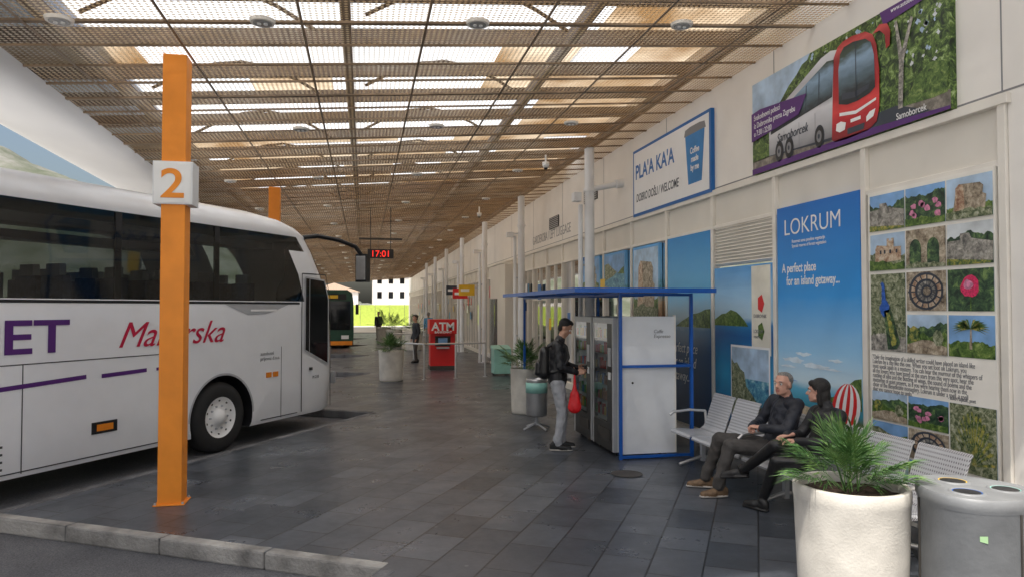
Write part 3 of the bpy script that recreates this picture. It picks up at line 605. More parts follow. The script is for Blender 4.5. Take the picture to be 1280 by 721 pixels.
def build_coach(loc,ang,body,stripe):
    e=empty('coach',loc,ang)
    lv=[(.30,2.86,.02),(.36,2.95,0),(.9,3.0,0),(1.40,3.02,0),(1.85,2.97,0),(2.22,2.88,.0),(2.24,2.875,.004),(2.7,2.74,.02),(3.1,2.52,.045),(3.34,2.34,.065),(3.38,2.28,.05),(3.50,2.08,.08),(3.60,1.80,.15),(3.68,1.35,.30),(3.72,.8,.6)]
    rings=[ring(z,sf,ins,-9.4,2.55,.5) for z,sf,ins in lv]; n=len(rings[0])
    mb=MB()
    for i in range(len(rings)-1):
        z0,z1=lv[i][0],lv[i+1][0]
        for j in range(n):
            k=(j+1)%n; mx=(rings[i][j][0]+rings[i][k][0])/2; g=None
            if z0>=2.23 and z1<=3.35 and mx<1.75: g=cglass
            if z0>=1.35 and z1<=3.35 and mx>lv[i][1]-.36: g=cglass2
            mb.add([rings[i][j],rings[i][k],rings[i+1][k],rings[i+1][j]],[(0,1,2,3)],g or body,True)
    mb.add(rings[0],[tuple(range(n))[::-1]],black); mb.add(rings[-1],[tuple(range(n))],body)
    o=mb.obj('body',e,merge=True)
    c=MB()
    for s in (0,-6.1):
        for y0,y1 in ((-.3,.42),(2.13,2.85)): c.cyl((s,y0,.52),(s,y1,.52),.62,.62,black,48)
    cut=c.obj('arch_cutter',e,merge=True)
    for p in cut.data.polygons: p.use_smooth=False
    bo=o.modifiers.new('arch','BOOLEAN'); bo.object=cut; bo.operation='DIFFERENCE'; bo.solver='EXACT'
    try: bo.material_mode='TRANSFER'
    except Exception: pass
    bpy.context.view_layer.update()
    dg=bpy.context.evaluated_depsgraph_get(); me=bpy.data.meshes.new_from_object(o.evaluated_get(dg)); o.modifiers.clear(); o.data=me
    try: me.set_sharp_from_angle(angle=R(40))
    except Exception as ex: print(ex)
    bpy.data.objects.remove(cut)
    it=MB(); seatm=M('seat_fabric',(.10,.11,.16),.9,var=.3,scale=20); lin=M('coach_lining',(.30,.30,.31),.8); ant=M('seat_antimacassar',(.45,.45,.47),.8)
    it.box((-9.2,.12,1.35),(1.2,2.43,1.40),lin); it.box((1.2,.15,1.0),(2.5,2.4,1.05),lin); it.box((-9.2,.12,3.40),(1.6,2.43,3.42),lin)
    for yy in (.13,2.02): it.box((-9.1,yy,3.08),(1.2,yy+.40,3.2),lin)
    it.box((-9.3,.14,1.4),(-9.26,2.41,3.4),lin)
    s=-8.6
    while s<1.0:
        for yy in (.16,.62,1.48,1.94):
            it.box((s,yy,1.80),(s+.45,yy+.42,1.90),seatm); it.box((s-.02,yy+.02,1.9),(s+.09,yy+.40,2.52),seatm); it.box((s-.01,yy+.09,2.52),(s+.08,yy+.33,2.66),ant)
        s+=.78
    it.box((2.3,.3,1.3),(2.75,2.3,1.5),black); it.cyl((2.0,1.95,1.75),(2.05,1.95,1.8),.22,.22,black,20); it.box((1.45,1.7,1.4),(1.6,2.15,2.3),seatm)
    it.obj('interior',e,bevel=.02)
    for nm,s,y,sg in (('wheel_front_right',0,.04,-1),('wheel_rear_right',-6.1,.04,-1),('wheel_front_left',0,2.51,1),('wheel_rear_left',-6.1,2.51,1)):
        m=MB()
        prof=[(.30,0),(.36,-.015),(.46,-.01),(.505,.03),(.52,.07),(.52,.24),(.49,.30),(.3,.3)]
        hub=[(0,-.03),(.09,-.03),(.10,0),(.13,.04),(.22,.05),(.27,.02),(.30,.0)]
        def lat(pr,mt,N=36):
            vs=[];k=len(pr)
            for i in range(N):
                a=TAU*i/N; vs+=[(s+r*math.cos(a),y-sg*d*1.0,.52+r*math.sin(a)) for r,d in pr]
            m.add(vs,[(i*k+j,((i+1)%N)*k+j,((i+1)%N)*k+j+1,i*k+j+1) for i in range(N) for j in range(k-1)],mt,True)
        lat(prof,rubber); lat(hub,white)
        for i in range(10):
            a=TAU*i/10; m.cyl((s+.17*math.cos(a),y-sg*.05,.52+.17*math.sin(a)),(s+.17*math.cos(a),y+sg*-.02,.52+.17*math.sin(a)),.016,.014,gsteel,8)
            m.cyl((s+.25*math.cos(a+.3),y-sg*.04,.52+.25*math.sin(a+.3)),(s+.25*math.cos(a+.3),y-sg*.028,.52+.25*math.sin(a+.3)),.018,.018,dark,8)
        m.obj(nm,e)
    d=MB(); y=-.004
    def bar(s0,z0,s1,z1,w,mt,yy=y):
        a=Vector((s0,yy,z0));b=Vector((s1,yy,z1)); dd=(b-a).normalized(); nn=Vector((-dd.z,0,dd.x))*w/2
        d.add([a-nn,b-nn,b+nn,a+nn],[(0,1,2,3)],mt)
    gap=M('panel_gap',(.05,.05,.055),.7,var=0)
    for s in (-9,-7.2,-5.0,-3.9,-2.95,-.82): bar(s,.34,s,1.52,.012,gap)
    bar(1.28,.34,1.28,1.5,.012,gap)
    bar(-9.2,1.52,-.82,1.52,.012,gap)
    for a,b in ((-9.2,-6.9),(-5.3,-.8),(.8,1.7)): bar(a,.36,b,.36,.014,gap)
    bar(-9.2,2.21,1.74,2.21,.035,black,-.006)
    for s in (-8.2,-6.6,-5,-3.4,-1.75,-.1): d.box((s-.045,.045,2.25),(s+.045,.075,3.33),black)
    for k in range(29):
        t0=math.pi*k/29; t1=math.pi*(k+1)/29
        for s in (0,-6.1): bar(s+.635*math.cos(t0),.52+.635*math.sin(t0),s+.635*math.cos(t1),.52+.635*math.sin(t1),.03,gsteel)
    st=stripe
    bar(-4.8,1.19,-2.2,1.32,.05,st,-.006); bar(-2.0,1.31,-1.35,1.33,.05,st,-.006); bar(-1.2,1.33,-.75,1.34,.04,st,-.006); bar(-8,1.12,-4.8,1.19,.05,st,-.006)
    d.add([(.0,-.006,2.19),(1.45,-.006,2.19),(1.1,-.006,2.08),(.9,-.006,2.04),(.5,-.006,2.02)],[(0,1,2,3,4)],gsteel)
    d.add([(.55,-.010,2.08),(1.15,-.010,2.08),(1.15,-.010,2.11),(.55,-.010,2.11)],[(0,1,2,3)],inkw)
    am=M('amber_lens',(.8,.25,.02),.3)
    for s,z in ((.98,1.06),(1.14,1.06)): d.box((s-.06,-.012,z-.04),(s+.06,-.001,z+.04),am)
    d.box((-2.12,-.014,.62),(-1.78,-.002,.76),black); d.box((-2.06,-.02,.65),(-1.84,-.013,.73),am)
    d.box((-9.3,-.005,.30),(-6.8,.002,.34),black)
    for a,b in (((1.80,.36),(1.80,2.72)),((2.62,.36),(2.60,2.3)),((2.60,2.3),(2.46,2.72)),((1.80,2.72),(2.46,2.72))): bar(*a,*b,.02,black,-.008)
    dg_=[(1.88,1.40),(2.54,1.12),(2.54,2.28),(2.42,2.62),(1.88,2.66)]
    d.add([(a,-.010,b) for a,b in dg_],[(0,1,2,3,4)],dglass)
    for a,b in zip(dg_,dg_[1:]+dg_[:1]): bar(*a,*b,.03,gsteel,-.016)
    bar(2.0,1.32,2.0,2.64,.012,gsteel,-.016); d.box((2.0,-.05,1.05),(2.05,-.012,1.10),black)
    for z in (.42,.50,.58,.66): bar(-3.7,z,-3.15,z,.025,gap)
    d.obj('side_trim',e)
    m=MB()
    arm=[(2.05,.30,3.36),(2.35,.10,3.42),(2.8,-.05,3.38),(3.15,-.18,3.28),(3.3,-.24,3.1)]
    m.tube(arm,.04,black,12)
    for p in arm: m.lathe((p[0],p[1],p[2]-.04),[(0,0),(.028,.011),(.04,.04),(.028,.069),(0,.08)],black,12)
    m.box((3.24,-.36,2.62),(3.38,-.12,3.15),black); m.box((3.232,-.34,2.66),(3.24,-.14,3.11),steel)
    m.obj('mirror_arm',e,bevel=.03)
    m=MB(); m.box((-6.5,.5,3.72),(-3.5,2.05,3.84),body); m.obj('roof_unit',e,bevel=.05)
    m=MB(); m.tube([(3.06,.7,1.45),(2.98,1.1,2.0)],.012,black,6); m.tube([(3.06,1.7,1.45),(2.98,1.4,2.0)],.012,black,6)
    for yy in (.35,2.2): m.box((2.93,yy-.2,.72),(3.01,yy+.2,.95),gsteel)
    m.box((2.9,.5,.42),(3.0,2.05,.6),black); m.obj('front_trim',e)
    text('line_name','BLUE NET',(-2.42,-.008,1.64),(R(90),0,0),.52,purple,e,'RIGHT',off=.008,sx=1.35)
    text('line_town','Makarska',(-1.80,-.008,1.64),(R(90),0,0),.46,crimson,e,'LEFT',off=.0,shear=.45,sx=1.02)
    text('small_print','autobusni\nprijevoz d.o.o.',(.78,-.008,1.38),(R(90),0,0),.08,inkg,e)
    text('door_number','M 210',(2.1,-.010,.9),(R(90),0,0),.07,inkd,e)
    return e
build_coach((-2.03,11.10,-.14),R(57),bodyw,purple)

# ------------------------------------------------------------------ distant city bus
def city_bus(loc,ang):
    e=empty('city_bus',loc,ang); mb=MB()
    gr=M('bus_green',(.02,.07,.045),.35)
    L=11.5
    prof=[(-1.25,.3),(1.25,.3),(1.27,1.0),(1.25,2.4),(1.18,2.85),(.95,3.0),(-.95,3.0),(-1.18,2.85),(-1.25,2.4),(-1.27,1.0)]
    vs=[(x,0,z) for x,z in prof]+[(x,L,z) for x,z in prof]; n=len(prof)
    for i in range(n):
        k=(i+1)%n; mt=dglass if i in(2,7) else gr
        mb.add([vs[i],vs[k],vs[n+k],vs[n+i]],[(0,1,2,3)],mt)
    mb.add(vs[:n],[tuple(range(n))],gr); mb.add(vs[n:],[tuple(range(n))[::-1]],gr)
    mb.box((-1.1,-.02,1.05),(1.1,-.001,2.45),dglass); mb.box((-.9,-.02,2.52),(.9,-.001,2.8),black); mb.box((-.5,-.025,2.58),(.5,-.02,2.74),yel)
    for s in(-1,1): mb.box((s*.85-.18,-.02,.6),(s*.85+.18,-.001,.78),inkw); mb.box((s*1.42-.07,-.1,1.8),(s*1.42+.07,.02,2.3),black)
    mb.box((-1.2,-.03,.3),(1.2,-.001,.5),orange)
    for y in (2.6,8.5):
        for x in (-1.24,.98): mb.cyl((x,y,.5),(x+.26,y,.5),.5,.5,rubber,24)
    for y in (1.5,3.5,5.5,7.5,9.5): mb.box((-1.285,y,1.0),(-1.25,y+.05,2.45),black)
    mb.obj('body',e)
city_bus((-1.75,35.5,-.14),R(6))

# ------------------------------------------------------------------ vending kiosk
e=empty('vending_machine_kiosk'); mb=MB()
for (x,y) in ((3.32,8.83),(4.33,8.83),(2.95,12.9),(4.4,12.9)):
    mb.box((x-.02,y-.02,0),(x+.02,y+.02,2.19),bluep)
for z in (.03,1.22,2.17): mb.beam((3.34,8.83,z),(4.31,8.83,z),.035,.035,bluep)
mb.beam((4.33,8.85,1.22),(4.38,12.88,1.22),.035,.035,bluep); mb.beam((3.32,8.85,2.17),(2.95,12.88,2.17),.035,.035,bluep)
mb.obj('frame',e)
rg=M('roof_polycarbonate',(.16,.26,.34),.25,var=.1)
mb=MB(); mb.box((2.62,8.55,2.21),(4.55,13.2,2.235),rg); 
mb.box((2.60,8.53,2.19),(2.62,13.22,2.25),bluep); mb.box((2.62,8.53,2.19),(4.55,8.55,2.25),bluep)
for y in (9.6,10.9,12.1): mb.beam((2.65,y,2.19),(4.5,y,2.19),.03,.03,bluep)
mb.obj('roof',e)
rnd=random.Random(9)
snack=[M('snack%d'%i,c,.35,var=.2) for i,c in enumerate([(.7,.08,.05),(.75,.55,.08),(.1,.25,.6),(.8,.8,.78),(.2,.5,.15),(.35,.12,.05)])]
lite=M('vending_interior',(.82,.85,.85),.5,var=.03)
for k in range(2):
    y0=9.0+k*.92; v=empty('vending_machine',(3.28,y0,0)); mb=MB(); W=.86
    mb.box((.06,0,.06),(.82,W,1.86),offw)
    mb.box((.0,0,.06),(.058,.05,1.86),gsteel); mb.box((0,W-.05,.06),(.058,W,1.86),gsteel); mb.box((0,.05,1.78),(.058,W-.05,1.86),gsteel); mb.box((0,.05,.06),(.058,W-.05,.42),black)
    mb.box((-.012,.12,.2),(-.001,W-.3,.34),dark)
    mb.box((0,.05,.42),(.058,.24,1.78),black); mb.box((-.006,.09,1.2),(-.0005,.2,1.45),gsteel); mb.box((-.006,.1,1.02),(-.0005,.19,1.12),inkw)
    mb.box((.057,.24,.42),(.0585,W-.05,1.78),lite)
    for r in range(6):
        z=.5+r*.215; mb.box((.012,.245,z-.012),(.055,W-.055,z),steel)
        for c in range(6):
            u=.26+c*.092; mb.box((.02,u,z),(.05,u+.068,z+rnd.uniform(.10,.16)),rnd.choice(snack))
    mb.add([(.004,.24,.42),(.004,W-.05,.42),(.004,W-.05,1.78),(.004,.24,1.78)],[(0,3,2,1)],glass)
    for a in(.1,.7):
        for b in (.1,.76): mb.cyl((a,b,0),(a,b,.06),.03,.03,black,10)
    mb.obj('cabinet',v)
e=empty('side_screen_panel'); mb=MB(); mb.box((3.36,8.86,.06),(4.10,8.90,1.88),offw); mb.box((3.34,8.855,.06),(3.36,8.905,1.9),alum); mb.box((4.1,8.855,.06),(4.12,8.905,1.9),alum); mb.cyl((3.5,8.855,1.0),(3.5,8.86,1.0),.015,.015,black,10); mb.obj('panel',e)
text('graffiti','Caffe\nExpresso',(3.80,8.857,1.66),(R(90),0,0),.065,inkg,e,shear=.2)

# ------------------------------------------------------------------ plants
leafm=speck('palm_leaf',[(.02,.06,.015),(.06,.15,.035),(.16,.27,.07)],9,.5)
def palm(name,c,r,nf,seed,leaf=.30,parent=None,lw=.006,dens=1):
    rn=random.Random(seed); mb=MB()
    for i in range(nf):
        az=TAU*i*.381966+rn.uniform(-.25,.25); el=R(rn.uniform(18,84)); L=r*rn.uniform(.6,1.05)
        p=Vector(c)+Vector((rn.uniform(-.07,.07),rn.uniform(-.07,.07),0)); d=Vector((math.cos(az)*math.cos(el),math.sin(az)*math.cos(el),math.sin(el)))
        seg=12; pts=[p.copy()]
        for k in range(seg):
            d.z-=.03+.015*k/seg; d.normalize(); p=p+d*L/seg; pts.append(p.copy())
        side=Vector((-math.sin(az),math.cos(az),0))
        for k in range(seg):
            a,b=pts[k],pts[k+1]; w=.005
            mb.add([a-side*w,a+side*w,b+side*w*.8,b-side*w*.8],[(0,1,2,3)],leafm)
            if k<5: continue
            dd=(b-a).normalized()
            for h in ((0,.33,.66) if dens>1 else (0,.5)):
                q=a.lerp(b,h); t=(k+h)/seg; tt=(t-.41)/.59; ll=leaf*(1-.25*tt)*rn.uniform(.75,1.15)
                for sg in (-1,1):
                    ld=(side*sg*(.9-.75*tt)+dd*(.45+.8*tt)+Vector((0,0,rn.uniform(-.05,.3)))).normalized()
                    tip=q+ld*ll-Vector((0,0,.22*ll)); mid=q+ld*ll*.5; ww=dd.cross(ld).cross(ld).normalized()*lw
                    mb.add([q,mid+ww,tip,mid-ww],[(0,1,2,3)],leafm)
    return mb.obj(name,parent)
def planter(x,y,r,h,seed,pr,nf=26,leaf=.3,lw=.008,dens=1):
    e=empty('round_planter',(x,y,0)); mb=MB()
    mb.lathe((0,0,0),[(0,.0),(r*.90,.0),(r*.93,.04),(r*.97,h*.5),(r,h-.10),(r*1.015,h-.085),(r*1.015,h-.01),(r*1.0,h),(r*.92,h),(r*.90,h-.02),(r*.89,h-.09)],planterm,56)
    mb.obj('pot',e)
    m2=MB(); rn=random.Random(seed); vs=[(0,0,h-.04)]; n=30
    for k,rr in enumerate((.3,.6,.9)):
        for i in range(n): a=TAU*i/n; vs.append((r*rr*math.cos(a),r*rr*math.sin(a),h-.07+rn.uniform(-.012,.02)))
    fs=[(0,1+i,1+(i+1)%n) for i in range(n)]+[(1+k*n+i,1+(k+1)*n+i,1+(k+1)*n+(i+1)%n,1+k*n+(i+1)%n) for k in range(2) for i in range(n)]
    m2.add(vs,fs,soil,True); m2.obj('soil',e)
    p=empty('palm_plant',(x,y,0)); palm('fronds',(0,0,h-.06),pr,nf,seed,leaf,p,lw,dens)
planter(3.21,4.20,.358,.82,1,.46,27,.23,.0048,2)
planter(3.0,13.1,.27,.85,2,.6,26)
planter(.74,19.6,.34,.85,3,.45,22)
planter(1.5,36,.4,.9,4,.9,22)
planter(2.3,33.5,.4,.9,5,.8,22)
planter(1.1,40,.4,.9,6,1.1,22)

# ------------------------------------------------------------------ near litter bin (three openings)
e=empty('recycling_bin',(3.72,3.72,0)); mb=MB(); n=48
def rt(a,r): return r*(1+.05*math.cos(3*(a+.5)))
prof=[(.94,.0),(.96,.05),(.96,.80),(1.0,.82),(1.0,.87),(.97,.885)]
vs=[(rt(TAU*i/n,.335)*p*math.cos(TAU*i/n),rt(TAU*i/n,.335)*p*math.sin(TAU*i/n),z) for p,z in prof for i in range(n)]
mb.add(vs,[(k*n+i,k*n+(i+1)%n,(k+1)*n+(i+1)%n,(k+1)*n+i) for k in range(len(prof)-1) for i in range(n)],binm,True)
mb.add(vs[-n:],[tuple(range(n))],binm)
for i in range(3):
    a=TAU*i/3-.5; cx,cy=.165*math.cos(a),.165*math.sin(a)
    mb.lathe((cx,cy,.882),[(.078,.004),(.092,.012),(.100,.006),(.104,.0)],binm,28)
    mb.cyl((cx,cy,.883),(cx,cy,.887),.080,.080,black,28)
    mb.lathe((cx,cy,.887),[(.074,.0005),(.080,.0008)],[tealm,yel,bluep][i],28)
for i in range(3):
    a=TAU*i/3+.55; mb.beam((rt(a,.335)*.963*math.cos(a),rt(a,.335)*.963*math.sin(a),.02),(rt(a,.335)*.963*math.cos(a),rt(a,.335)*.963*math.sin(a),.8),.012,.012,dark)
mb.obj('bin_shell',e)
a=R(232); rr=rt(a,.335)*.972; t_=Vector((-math.sin(a),math.cos(a),0)); c_=Vector((rr*math.cos(a),rr*math.sin(a),.66))
mb=MB(); mb.add([c_-t_*.02+Vector((0,0,-.015)),c_+t_*.02+Vector((0,0,-.022)),c_+t_*.02+Vector((0,0,.02)),c_-t_*.02+Vector((0,0,.015))],[(0,1,2,3)],M('green_sticker',(.35,.55,.3),.4)); mb.obj('sticker',e)
e=empty('litter_bin',(2.80,11.35,0)); mb=MB()
mb.lathe((0,0,0),[(0,.22),(.16,.22),(.175,.25),(.175,.80),(.18,.82),(.16,.83),(.15,.82),(.15,.5),(0,.5)],steel,32)
mb.lathe((0,0,0),[(.178,.60),(.181,.60),(.181,.77),(.178,.77)],tealm,32)
mb.cyl((0,0,.06),(0,0,.22),.03,.03,gsteel,10)
for i in range(4):
    a=TAU*i/4+.4; mb.tube([(0,0,.1),(.26*math.cos(a),.26*math.sin(a),.015)],.016,gsteel,8)
mb.obj('bin_body',e)
e=empty('recycling_container',(4.0,20.6,0)); mb=MB(); mb.box((-.26,-.25,.05),(.26,.25,.78),tealm); mb.add([(-.28,-.27,.78),(.28,-.27,.78),(.28,.27,.88),(-.28,.27,.88),(-.28,.27,.78),(.28,.27,.78)],[(0,1,2,3),(2,5,4,3),(0,3,4),(1,5,2)],tealm)
for x in(-.2,.2): mb.cyl((x-.03,.2,.06),(x+.03,.2,.06),.06,.06,black,14)
mb.obj('container_body',e,bevel=.02)

# ------------------------------------------------------------------ ATM, barriers, hoarding
e=empty('cash_machine',(2.5,23,0)); mb=MB(); mb.box((-.42,-.3,0),(.42,.35,.12),dark); mb.box((-.40,-.22,.12),(.40,.35,1.55),redp); mb.box((-.44,-.34,1.15),(.44,.37,1.62),redp)
mb.box((-.25,-.235,.75),(.25,-.221,1.08),black); mb.box((-.2,-.34,.68),(.2,-.22,.73),steel); mb.box((-.15,-.24,.84),(.15,-.236,1.02),sks[0]); mb.obj('cabinet',e,bevel=.02)
text('label','ATM',(0,-.345,1.27),(R(90),0,0),.36,inkw,e,'CENTER',off=.01); text('label2','BANKOMAT',(0,-.345,1.18),(R(90),0,0),.1,inkw,e,'CENTER',off=.003)
e=empty('steel_barrier'); mb=MB(); pts=[(.75,21.1),(1.65,19.7),(2.55,19.9),(3.45,20.2)]
for x,y in pts: mb.cyl((x,y,0),(x,y,1.0),.025,.025,steel,12); mb.cyl((x,y,0),(x,y,.012),.07,.07,steel,16)
for z in(.98,): mb.tube([(x,y,z) for x,y in pts],.025,steel,12)
mb.obj('rails',e)
e=empty('steel_barrier'); mb=MB(); pts=[(.9,24.5),(1.0,27.5),(1.9,27.7)]
for x,y in pts: mb.cyl((x,y,0),(x,y,1.0),.025,.025,steel,12)
mb.tube([(x,y,.98) for x,y in pts],.025,steel,12); mb.obj('rails',e)
hd=M('hoarding_lime',(.45,.58,.10),.6)
mb=MB(); 
for i in range(12): mb.box((-14+i*1.7,84+.02*(i%2),-.13),(-14+i*1.7+1.66,84.06+.02*(i%2),2.3),hd); mb.box((-14+i*1.7-.04,84.1,-.13),(-14+i*1.7+.04,84.2,2.4),gsteel)
mb.obj('site_hoarding')
# pale buildings beyond the end of the platform
for (x0,x1,y0,h) in ((-9,-1,120,4.6),(1.5,16,128,7.5)):
    e=empty('rendered_house',(0,0,0)); mb=MB(); mb.box((x0,y0,-.13),(x1,y0+9,h),beige); mb.add([(x0-.3,y0-.3,h),(x1+.3,y0-.3,h),(x1+.3,y0+9.3,h),(x0-.3,y0+9.3,h),((x0+x1)/2,y0+4.5,h+1.6)],[(0,1,4),(1,2,4),(2,3,4),(3,0,4)],stn[2])
    x=x0+.8
    while x<x1-1.2:
        z=1.0
        while z<h-1.2: mb.box((x,y0-.04,z),(x+.8,y0-.005,z+1.2),dglass); mb.box((x-.08,y0-.05,z-.08),(x+.88,y0-.001,z-.01),offw); z+=2.6
        x+=2.0
    mb.obj('house_shell',e)

# ------------------------------------------------------------------ bench
e=empty('waiting_bench'); mb=MB(); 
def perfm():
    m,nt,b=newmat('perforated_seat'); b.inputs['Roughness'].default_value=.38; b.inputs['Metallic'].default_value=.25
    g=nt.nodes.new('ShaderNodeNewGeometry'); s=nt.nodes.new('ShaderNodeSeparateXYZ'); lk(nt,g.outputs['Position'],s.inputs[0])
    def sn(sock,per):
        a=nt.nodes.new('ShaderNodeMath'); a.operation='MULTIPLY'; a.inputs[1].default_value=TAU/per; lk(nt,sock,a.inputs[0]); c=nt.nodes.new('ShaderNodeMath'); c.operation='SINE'; lk(nt,a.outputs[0],c.inputs[0]); return c.outputs[0]
    zx=nt.nodes.new('ShaderNodeMath'); zx.operation='SUBTRACT'; lk(nt,s.outputs['Z'],zx.inputs[0]); lk(nt,s.outputs['X'],zx.inputs[1])
    a=nt.nodes.new('ShaderNodeMath'); a.operation='ADD'; lk(nt,sn(s.outputs['Y'],.022),a.inputs[0]); lk(nt,sn(zx.outputs[0],.022),a.inputs[1])
    r=nt.nodes.new('ShaderNodeValToRGB'); r.color_ramp.elements[0].position=.9; r.color_ramp.elements[1].position=1.; r.color_ramp.elements[0].color=(.62,.63,.65,1); r.color_ramp.elements[1].color=(.22,.22,.24,1)
    lk(nt,a.outputs[0],r.inputs['Fac']); lk(nt,r.outputs['Color'],b.inputs['Base Color']); return m
perf=perfm()
ya,yb=4.55,8.65; n=7; sw=(yb-ya)/n
mb.beam((4.22,ya,.36),(4.22,yb,.36),.06,.05,gsteel)
for k in range(n):
    a=ya+k*sw+.03; b=ya+(k+1)*sw-.03
    pr=[(3.93,.40),(3.95,.425),(4.05,.425),(4.2,.41),(4.34,.41),(4.40,.45),(4.44,.55),(4.50,.72),(4.55,.86),(4.57,.875)]
    vs=[(x,y,z) for x,z in pr for y in (a,b)]+[(x+.004,y,z-.02) for x,z in pr for y in (a,b)]
    m=len(pr)*2; fs=[]
    for j in range(len(pr)-1):
        fs.append((2*j,2*j+1,2*j+3,2*j+2)[::-1]); fs.append((m+2*j,m+2*j+1,m+2*j+3,m+2*j+2)); fs.append((2*j,2*j+2,m+2*j+2,m+2*j)); fs.append((2*j+1,m+2*j+1,m+2*j+3,2*j+3))
    fs.append((0,1,m+1,m)); fs.append((m-2,m-1,2*m-1,2*m-2))
    mb.add(vs,fs,perf,False)
for y in (8.62,4.58,6.9):
    mb.tube([(4.44,y,.36),(4.42,y,.64),(4.2,y,.66),(3.97,y,.64),(3.92,y,.60)],.018,steel,10)
for y in (8.3,6.5,4.9):
    mb.beam((4.22,y,.34),(4.22,y,.06),.05,.05,gsteel); mb.tube([(3.90,y,.03),(4.0,y,.06),(4.22,y,.12),(4.45,y,.06),(4.55,y,.03)],.022,steel,10)
mb.obj('seats_and_frame',e)

# ------------------------------------------------------------------ people
def frame(d,side=None):
    d=d.normalized(); s=Vector(side) if side is not None else (Vector((0,0,1)) if abs(d.z)<.9 else Vector((1,0,0)))
    e1=(s-d*s.dot(d)).normalized(); return d,e1,d.cross(e1)
class Fig:
    def __init__(s): s.p=[]
    def cap(s,a,b,ra,rb,m,wx=1,wy=1,side=None):
        a=Vector(a);b=Vector(b); d=b-a
        if d.length<1e-5: d=Vector((0,0,1))*1e-3; b=a+d
        s.p.append((a,b,ra,rb,wx,wy,frame(d,side),m)); return s
    def ell(s,c,r1,r2,r3,ax1,ax3,m):
        a3=Vector(ax3).normalized(); c=Vector(c); s.p.append((c-a3*.0005,c+a3*.0005,r3,r3,r1/r3,r2/r3,frame(a3,ax1),m))
    def chain(s,pts,rs,m,wx=1,wy=1,side=None):
        for i in range(len(pts)-1): s.cap(pts[i],pts[i+1],rs[i],rs[i+1],m,wx,wy,side)
    def build(s,name,vox,sm,parent,folds=0.):
        vs=[];fs=[];N=14
        for a,b,ra,rb,wx,wy,(d,e1,e2),m in s.p:
            o=len(vs); rings=[]
            for t in np.linspace(-90,0,6)[1:]: rings.append((a+d*ra*math.sin(R(t)),ra*math.cos(R(t))))
            for t in np.linspace(0,90,6)[:-1]: rings.append((b+d*rb*math.sin(R(t)),rb*math.cos(R(t))))
            vs.append(a-d*ra)
            for c,r in rings:
                for i in range(N):
                    t=TAU*i/N; vs.append(c+e1*r*wx*math.cos(t)+e2*r*wy*math.sin(t))
            vs.append(b+d*rb); K=len(rings)
            for i in range(N):
                k=(i+1)%N; fs.append((o,o+1+k,o+1+i))
                for j in range(K-1): fs.append((o+1+j*N+i,o+1+j*N+k,o+1+(j+1)*N+k,o+1+(j+1)*N+i))
                fs.append((o+1+(K-1)*N+i,o+1+(K-1)*N+k,o+1+K*N))
        me=bpy.data.meshes.new(name); me.from_pydata([tuple(v) for v in vs],[],fs); o=bpy.data.objects.new(name,me); col.objects.link(o)
        r=o.modifiers.new('r','REMESH'); r.mode='VOXEL'; r.voxel_size=vox
        q=o.modifiers.new('s','SMOOTH'); q.factor=.5; q.iterations=sm
        bpy.context.view_layer.update(); dg=bpy.context.evaluated_depsgraph_get(); m2=bpy.data.meshes.new_from_object(o.evaluated_get(dg)); o.modifiers.clear(); o.data=m2
        nf=len(m2.polygons); c=np.empty(nf*3); m2.polygons.foreach_get('center',c); c=c.reshape(-1,3)
        best=np.full(nf,1e9); idx=np.zeros(nf,int); mats=[]
        for a,b,ra,rb,wx,wy,(d,e1,e2),m in s.p:
            if m not in mats: mats.append(m)
            A=np.array(a);D=np.array(b)-A; L2=D@D; t=np.clip(((c-A)@D)/L2,0,1); res=c-A-t[:,None]*D
            x=res@np.array(e1)/wx; y=res@np.array(e2)/wy; z=res@np.array(d); dist=np.sqrt(x*x+y*y+z*z)-(ra+(rb-ra)*t)
            k=dist<best; best[k]=dist[k]; idx[k]=mats.index(m)
        for m in mats: m2.materials.append(m)
        if folds:
            nv=len(m2.vertices); co_=np.empty(nv*3); m2.vertices.foreach_get('co',co_); co_=co_.reshape(-1,3); no=np.empty(nv*3); m2.vertices.foreach_get('normal',no); no=no.reshape(-1,3)
            cl=np.zeros(nv,bool); cloth=[i for i,m in enumerate(mats) if m.name.startswith(('jacket','trousers'))]
            for p,ii in zip(m2.polygons,idx):
                if ii in cloth: cl[list(p.vertices)]=True
            X,Yv,Z=co_.T
            f=np.sin(38*Z+9*X+4*np.sin(21*Yv+11*X))*.5+np.sin(61*Z-23*Yv+3*np.sin(30*X))*.3+np.sin(85*(X+Yv)+20*Z)*.2
            co_+=no*(folds*f*cl)[:,None]; m2.vertices.foreach_set('co',co_.ravel())
        m2.polygons.foreach_set('material_index',idx.tolist()); m2.polygons.foreach_set('use_smooth',[True]*nf); m2.update()
        o.parent=parent; return o
skinA=M('skin_a',(.50,.28,.19),.5,var=.08,scale=20); skinB=M('skin_b',(.62,.34,.25),.5,var=.12,scale=20)
hairk=M('hair_dark',(.012,.010,.009),.5,var=.3,scale=60,bump=.6,bscale=120); hairg=M('hair_grey',(.24,.22,.20),.6,var=.4,scale=60,bump=.8,bscale=120)
jack=M('jacket_black',(.014,.014,.016),.5,var=.4,scale=9,bump=.5,bscale=20); jackn=M('jacket_navy',(.017,.02,.03),.6,var=.4,scale=9,bump=.5,bscale=20)
trg=M('trousers_grey',(.36,.37,.39),.8,var=.12,scale=12,bump=.4,bscale=22); trb=M('trousers_charcoal',(.065,.06,.056),.85,var=.25,scale=12,bump=.4,bscale=22)
shk=M('shoe_black',(.015,.015,.015),.5); shb=M('shoe_brown',(.16,.10,.055),.7,var=.3,scale=25); sole=M('shoe_sole',(.45,.42,.38),.7); leath=M('leather_black',(.012,.012,.013),.28,var=.3,bump=.4,bscale=12)
